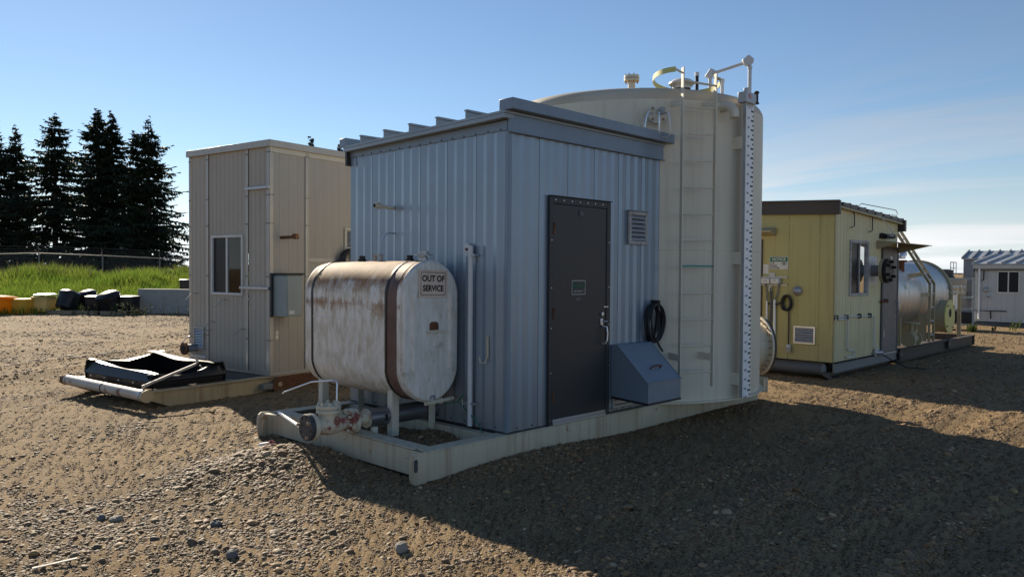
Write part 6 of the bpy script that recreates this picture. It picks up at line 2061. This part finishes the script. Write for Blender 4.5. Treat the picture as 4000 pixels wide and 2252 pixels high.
# ------------------------------------------------------------------ far right: white shed, grey building, cage, poly tank
def white_shed():
    T = thing('white_shed', 'small whitish metal shed with ribbed roof at the right edge', 'shed', (25.2, 2.44, -0.16))
    F = Fr((0, 0, 0), (0, -1, 0), (-1, 0, 0))
    hole = (0.70, 1.32, 0.99, 1.70)
    for i in range(12):
        a = i * 0.4
        sheet(F, a + 0.002, a + 0.398, 0.0, 1.93, 0.2, [(0.0, 0.0), (0.1, 0.006), (0.25, 0.006), (0.35, 0.0)], [hole] if a < 1.4 else []).done('wall_panel', 'white_wall', T, smooth=0)
    B().box(0.0, 3.0, 0.0, 0.02, 0.0, 1.95).box(2.98, 3.0, -4.8, -0.002, 0.0, 2.3).done('side_wall', 'white_wall', T)
    B().box(0.02, 2.9, -4.75, -0.03, 0.0, 0.02).done('floor', 'interior_dark', T)
    B().fbox(F, 0.0, 0.10, 0.007, 0.03, 0.0, 1.93).done('corner_trim', 'white_wall', T)
    B().hexa([(-0.14, 0.06, 1.93), (-0.14, -4.9, 1.93), (3.05, -4.9, 2.30), (3.05, 0.06, 2.30), (-0.14, 0.06, 1.96), (-0.14, -4.9, 1.96), (3.05, -4.9, 2.33), (3.05, 0.06, 2.33)]).done('roof', 'grey_roof', T)
    f = None
    for i in range(12):
        y = 0.0 - i * 0.42
        if f is None:
            f = B().add([(-0.16, y + 0.02, 1.965), (-0.16, y - 0.02, 1.965), (3.0, y - 0.02, 2.33), (3.0, y + 0.02, 2.33), (-0.16, y + 0.02, 2.03), (-0.16, y - 0.02, 2.03), (3.0, y - 0.02, 2.40), (3.0, y + 0.02, 2.40)], [(0, 1, 5, 4), (1, 2, 6, 5), (2, 3, 7, 6), (3, 0, 4, 7), (4, 5, 6, 7)]).done('roof_rib', 'grey_roof', T, smooth=0)
        else:
            share(f, T, (0, -i * 0.42, 0))
    B().fbox(F, -0.02, 4.8, 0.03, 0.12, 1.80, 1.92).done('gutter', 'white_wall', T)
    B().tube([F.P(0.17, 0.08, 1.80), F.P(0.17, 0.07, 0.12), F.P(0.18, 0.12, 0.08)], 0.03, 8).done('downpipe', 'white_plastic', T)
    window(F, 0.68, 1.34, 0.97, 1.72, T, fw=0.04, panes=('pane_dark', 'pane_dark'))
    B().tube([F.P(0.0, 0.06, 1.93), F.P(0.0, 0.06, 0.36), F.P(0.98, 0.06, 0.37)], 0.018, 6).done('iron_pipe', 'black_iron', T)
    B().tube([F.P(0.52, 0.06, 0.36), F.P(0.53, 0.06, 0.10)], 0.02, 6).done('iron_pipe', 'black_iron', T)
    B().tube([F.P(0.0, 0.06, 1.73), F.P(0.5, 0.06, 1.74), F.P(2.0, 0.06, 1.75)], 0.014, 6).done('iron_pipe', 'black_iron', T)
    B().tube([F.P(0.30, 0.06, 1.72), F.P(0.30, 0.08, 1.42), F.P(0.24, 0.1, 1.38)], 0.02, 6).done('iron_pipe', 'black_iron', T)
    B().lathe([(0.09, 0), (0.09, 0.02), (0.05, 0.08), (0, 0.10)], F.P(0.37, 0.01, 1.075), (-1, 0, 0), 16).done('round_cover', 'galv', T)
    B().fbox(F, 0.36, 0.50, 0.007, 0.02, 0.99, 1.17).done('cover_plate', 'galv', T)
    rp = B().fbox(F, 0.36, 0.62, 0.007, 0.02, 0.73, 0.97).done('patch_plate', 'white_wall', T)
    B().cyl(F.P(0.44, 0.02, 0.845), F.P(0.44, 0.08, 0.845), 0.065, 14).done('port', 'galv', rp)
    B().cyl(F.P(0.44, 0.08, 0.845), F.P(0.44, 0.083, 0.845), 0.025, 10).done('port_hole', 'interior_dark', rp)
    B().box(-0.06, 3.0, -4.8, 0.02, -0.22, -0.03).done('base_skid', 'slate_skid', T)
    return T


white_shed()


def grey_building():
    T = thing('grey_building', 'dark grey metal building with ribbed roof behind the white shed', 'building', (36.0, 5.5, -0.3))
    F = Fr((0, 0, 0), (0, -1, 0), (-1, 0, 0))
    for i in range(9):
        sheet(F, i * 0.8 + 0.003, i * 0.8 + 0.797, 0.0, 2.42, 0.27, [(0.0, 0.0), (0.2, 0.012), (0.5, 0.012), (0.7, 0.0)]).done('wall_panel', 'grey_wall', T, smooth=0)
    B().box(0, 4, 0, 0.02, 0.0, 2.6).box(3.98, 4.0, -7.2, -0.002, 0, 2.8).done('side_wall', 'grey_wall', T)
    B().hexa([(-0.12, 0.08, 2.42), (-0.12, -7.3, 2.42), (1.1, -7.3, 2.80), (1.1, 0.08, 2.80), (-0.12, 0.08, 2.46), (-0.12, -7.3, 2.46), (1.1, -7.3, 2.84), (1.1, 0.08, 2.84)]).hexa([(1.1, 0.08, 2.80), (1.1, -7.3, 2.80), (4.1, -7.3, 2.7), (4.1, 0.08, 2.7), (1.1, 0.08, 2.84), (1.1, -7.3, 2.84), (4.1, -7.3, 2.74), (4.1, 0.08, 2.74)]).done('roof', 'grey_roof', T)
    f = None
    for i in range(17):
        if f is None:
            f = B().add([(-0.14, 0.08, 2.465), (-0.14, 0.03, 2.465), (1.1, 0.03, 2.845), (1.1, 0.08, 2.845), (-0.14, 0.08, 2.53), (-0.14, 0.03, 2.53), (1.1, 0.03, 2.91), (1.1, 0.08, 2.91)], [(0, 1, 5, 4), (1, 2, 6, 5), (2, 3, 7, 6), (3, 0, 4, 7), (4, 5, 6, 7)]).done('roof_rib', 'grey_wall', T, smooth=0)
        else:
            share(f, T, (0, -0.43 * i, 0))
    B().fbox(F, 0.1, 0.55, 0.013, 0.04, 0.5, 1.35).done('cabinet', 'slate_light', T)
    pf = B().box(-0.9, 0.0, 0.03, 0.35, 1.72, 1.78).done('platform', 'slate_light', T)
    for x in (-0.9, -0.45, -0.02):
        B().box(x, x + 0.03, 0.31, 0.34, 1.78, 2.28).done('rail_post', 'pvc', pf)
    B().box(-0.9, 0.0, 0.31, 0.34, 2.26, 2.30).box(-0.9, 0.0, 0.31, 0.34, 2.0, 2.03).done('hand_rail', 'pvc', pf)
    for i in range(3):
        B().bar((-0.9, 0.1 - 0.3 * i, 0.0), (-0.2, 0.1 - 0.3 * i, 0.9), 0.06, 0.10).done('stair_stringer', 'brown_skid', T)
    return T


grey_building()


def cage():
    p = at(3740, 24.6, -0.29)
    T = thing('storage_rack', 'pale steel rack frame standing behind the silver vessel', 'rack', p, rad(-75))
    w, d, h = 0.46, 0.46, 1.62
    for x in (-w, w - 0.05):
        for y in (-d, d - 0.05):
            B().box(x, x + 0.05, y, y + 0.05, 0, h).done('post', 'cabinet_grey', T)
    for z in (0.15, 0.62, 0.98, 1.57):
        B().box(-w + 0.051, w - 0.051, -d, -d + 0.05, z, z + 0.04).box(-w + 0.051, w - 0.051, d - 0.05, d, z, z + 0.04).box(-w, -w + 0.05, -d + 0.051, d - 0.051, z, z + 0.04).box(w - 0.05, w, -d + 0.051, d - 0.051, z, z + 0.04).done('rail', 'cabinet_grey', T)
    B().box(-w + 0.06, w - 0.06, -d + 0.06, d - 0.06, 0.2, 0.55).done('lower_bin', 'black_plastic', T, bevel=0.02)
    B().box(-w + 0.08, 0.05, -d + 0.08, d - 0.1, 0.665, 0.93).done('upper_bin', 'cabinet_grey', T, bevel=0.02)
    return T


cage()
_p = at(3682, 30.0, -0.28)
_T = thing('poly_tank', 'black plastic tank with domed shoulder behind the vessel end', 'tank', _p)
B().lathe([(0, 0), (0.62, 0), (0.62, 1.25), (0.60, 1.33), (0.42, 1.58), (0.36, 1.66), (0.36, 1.86), (0.2, 1.9), (0, 1.9)], (0, 0, 0), Z1, 32).done('body', 'black_plastic', _T)
for _z in (0.3, 0.7, 1.1):
    B().lathe([(0.62, _z), (0.645, _z + 0.03), (0.62, _z + 0.06)], (0, 0, 0), Z1, 32).done('rib', 'black_plastic', _T)
_p = at(3728, 28.0, -0.28)
_T = thing('grey_cabinet', 'plain grey metal box standing beside the black plastic tank', 'cabinet', _p, rad(-70))
B().box(-0.35, 0.35, -0.3, 0.3, 0.0, 1.55).done('body', 'slate_light', _T, bevel=0.01)
B().box(-0.37, 0.37, -0.32, 0.32, 1.552, 1.58).done('lid', 'slate_light', _T)


def clump(px, D, h, seed, label, n=60):
    r = random.Random(seed)
    T = thing('weed_clump', label, 'weed', at(px, D), 0)
    b = B()
    for i in range(n):
        a = r.uniform(0, 6.28)
        k = r.uniform(0.2, 1.0)
        d = Vector((math.cos(a) * h * 0.5 * k, math.sin(a) * h * 0.5 * k, h * r.uniform(0.3, 1.0)))
        s_ = d.cross(Z1).normalized() * 0.03
        p = Vector((r.gauss(0, 0.05), r.gauss(0, 0.05), 0))
        b.add([p, p + d * 0.6 + s_, p + d, p + d * 0.6 - s_], [(0, 1, 2, 3)])
    b.done('leaves', 'weed_leaf', T, smooth=0)


clump(3798, 23.5, 0.28, 3, 'yellow-green weed clump at the white shed corner')
clump(3883, 24.0, 0.18, 4, 'tiny weed in front of the white shed wall', 12)
clump(3965, 24.0, 0.42, 5, 'tall thin weed in front of the white shed wall', 9)


# ------------------------------------------------------------------ single rocks and litter in the foreground
def rock(label, x, y, s, seed, mat, flat=0.7):
    me = stone_mesh(seed, 3)
    rr_ = np.random.default_rng(seed)
    for v_ in me.vertices:
        v_.co *= 1 + 0.035 * rr_.normal()
    me.polygons.foreach_set('use_smooth', [False] * len(me.polygons))
    s = s * 0.8
    me.materials.clear()
    me.materials.append(MATS[mat])
    o = bpy.data.objects.new('rock', me)
    col.objects.link(o)
    o.scale = (s, s * 0.85, s * flat)
    o.rotation_euler = (0.1, -0.1, seed * 1.3)
    o.location = (x, y, float(gh(x, y)) + s * flat * 0.55)
    tag(o, label, 'rock', 'rocks in the foreground gravel')


rock('largest pale grey rock in the sunny foreground gravel', -2.02, -1.10, 0.062, 41, 'rock_pale', 0.8)
rock('dark slate rock in the foreground left of the pale one', -2.80, -0.49, 0.055, 42, 'rock_slate', 0.75)
rock('flat grey rock beside a dark one on the left gravel', -3.05, 0.70, 0.06, 43, 'rock_pale', 0.45)
rock('small dark rock touching the flat grey one', -3.12, 0.78, 0.042, 44, 'rock_slate', 0.8)
rock('flat grey stone lying on the small heap of stones', -2.62, 0.12, 0.055, 45, 'rock_slate', 0.55)
rock('tan rock on the gravel corner inside the skid flange', -0.82, 0.16, 0.035, 46, 'rock_tan', 0.8)
rock('white stone lying on the skid flange by the shed corner', -0.13, 0.06, 0.030, 47, 'rock_pale', 0.8)
_z0 = float(gh(-3.58, 0.07))
B().bar((-3.70, 0.09, _z0 + 0.02), (-3.48, 0.055, _z0 + 0.03), 0.022, 0.006).done('wooden_stick', 'wood_pale', None, label='thin whitish strip lying on the gravel at lower left', cat='stick')
_z0 = float(gh(-1.45, 1.62)) + 0.03
_T = thing('litter', 'clear plastic scrap with pink ring on the stone heap', 'litter', (-1.47, 1.64, _z0))
B().tube(arc((0.05, -0.05, 0.02), (1, 0, 0), (0, 0.7, 0.7), 0.022, 0, 345, 14), 0.006, 6).done('ring', 'pink_plastic', _T)
B().loft([srect(0, 0, 0, 0.05, 0.02, 3), srect(0, 0, 0.015, 0.045, 0.016, 3)]).done('wrapper', 'white_plastic', _T)
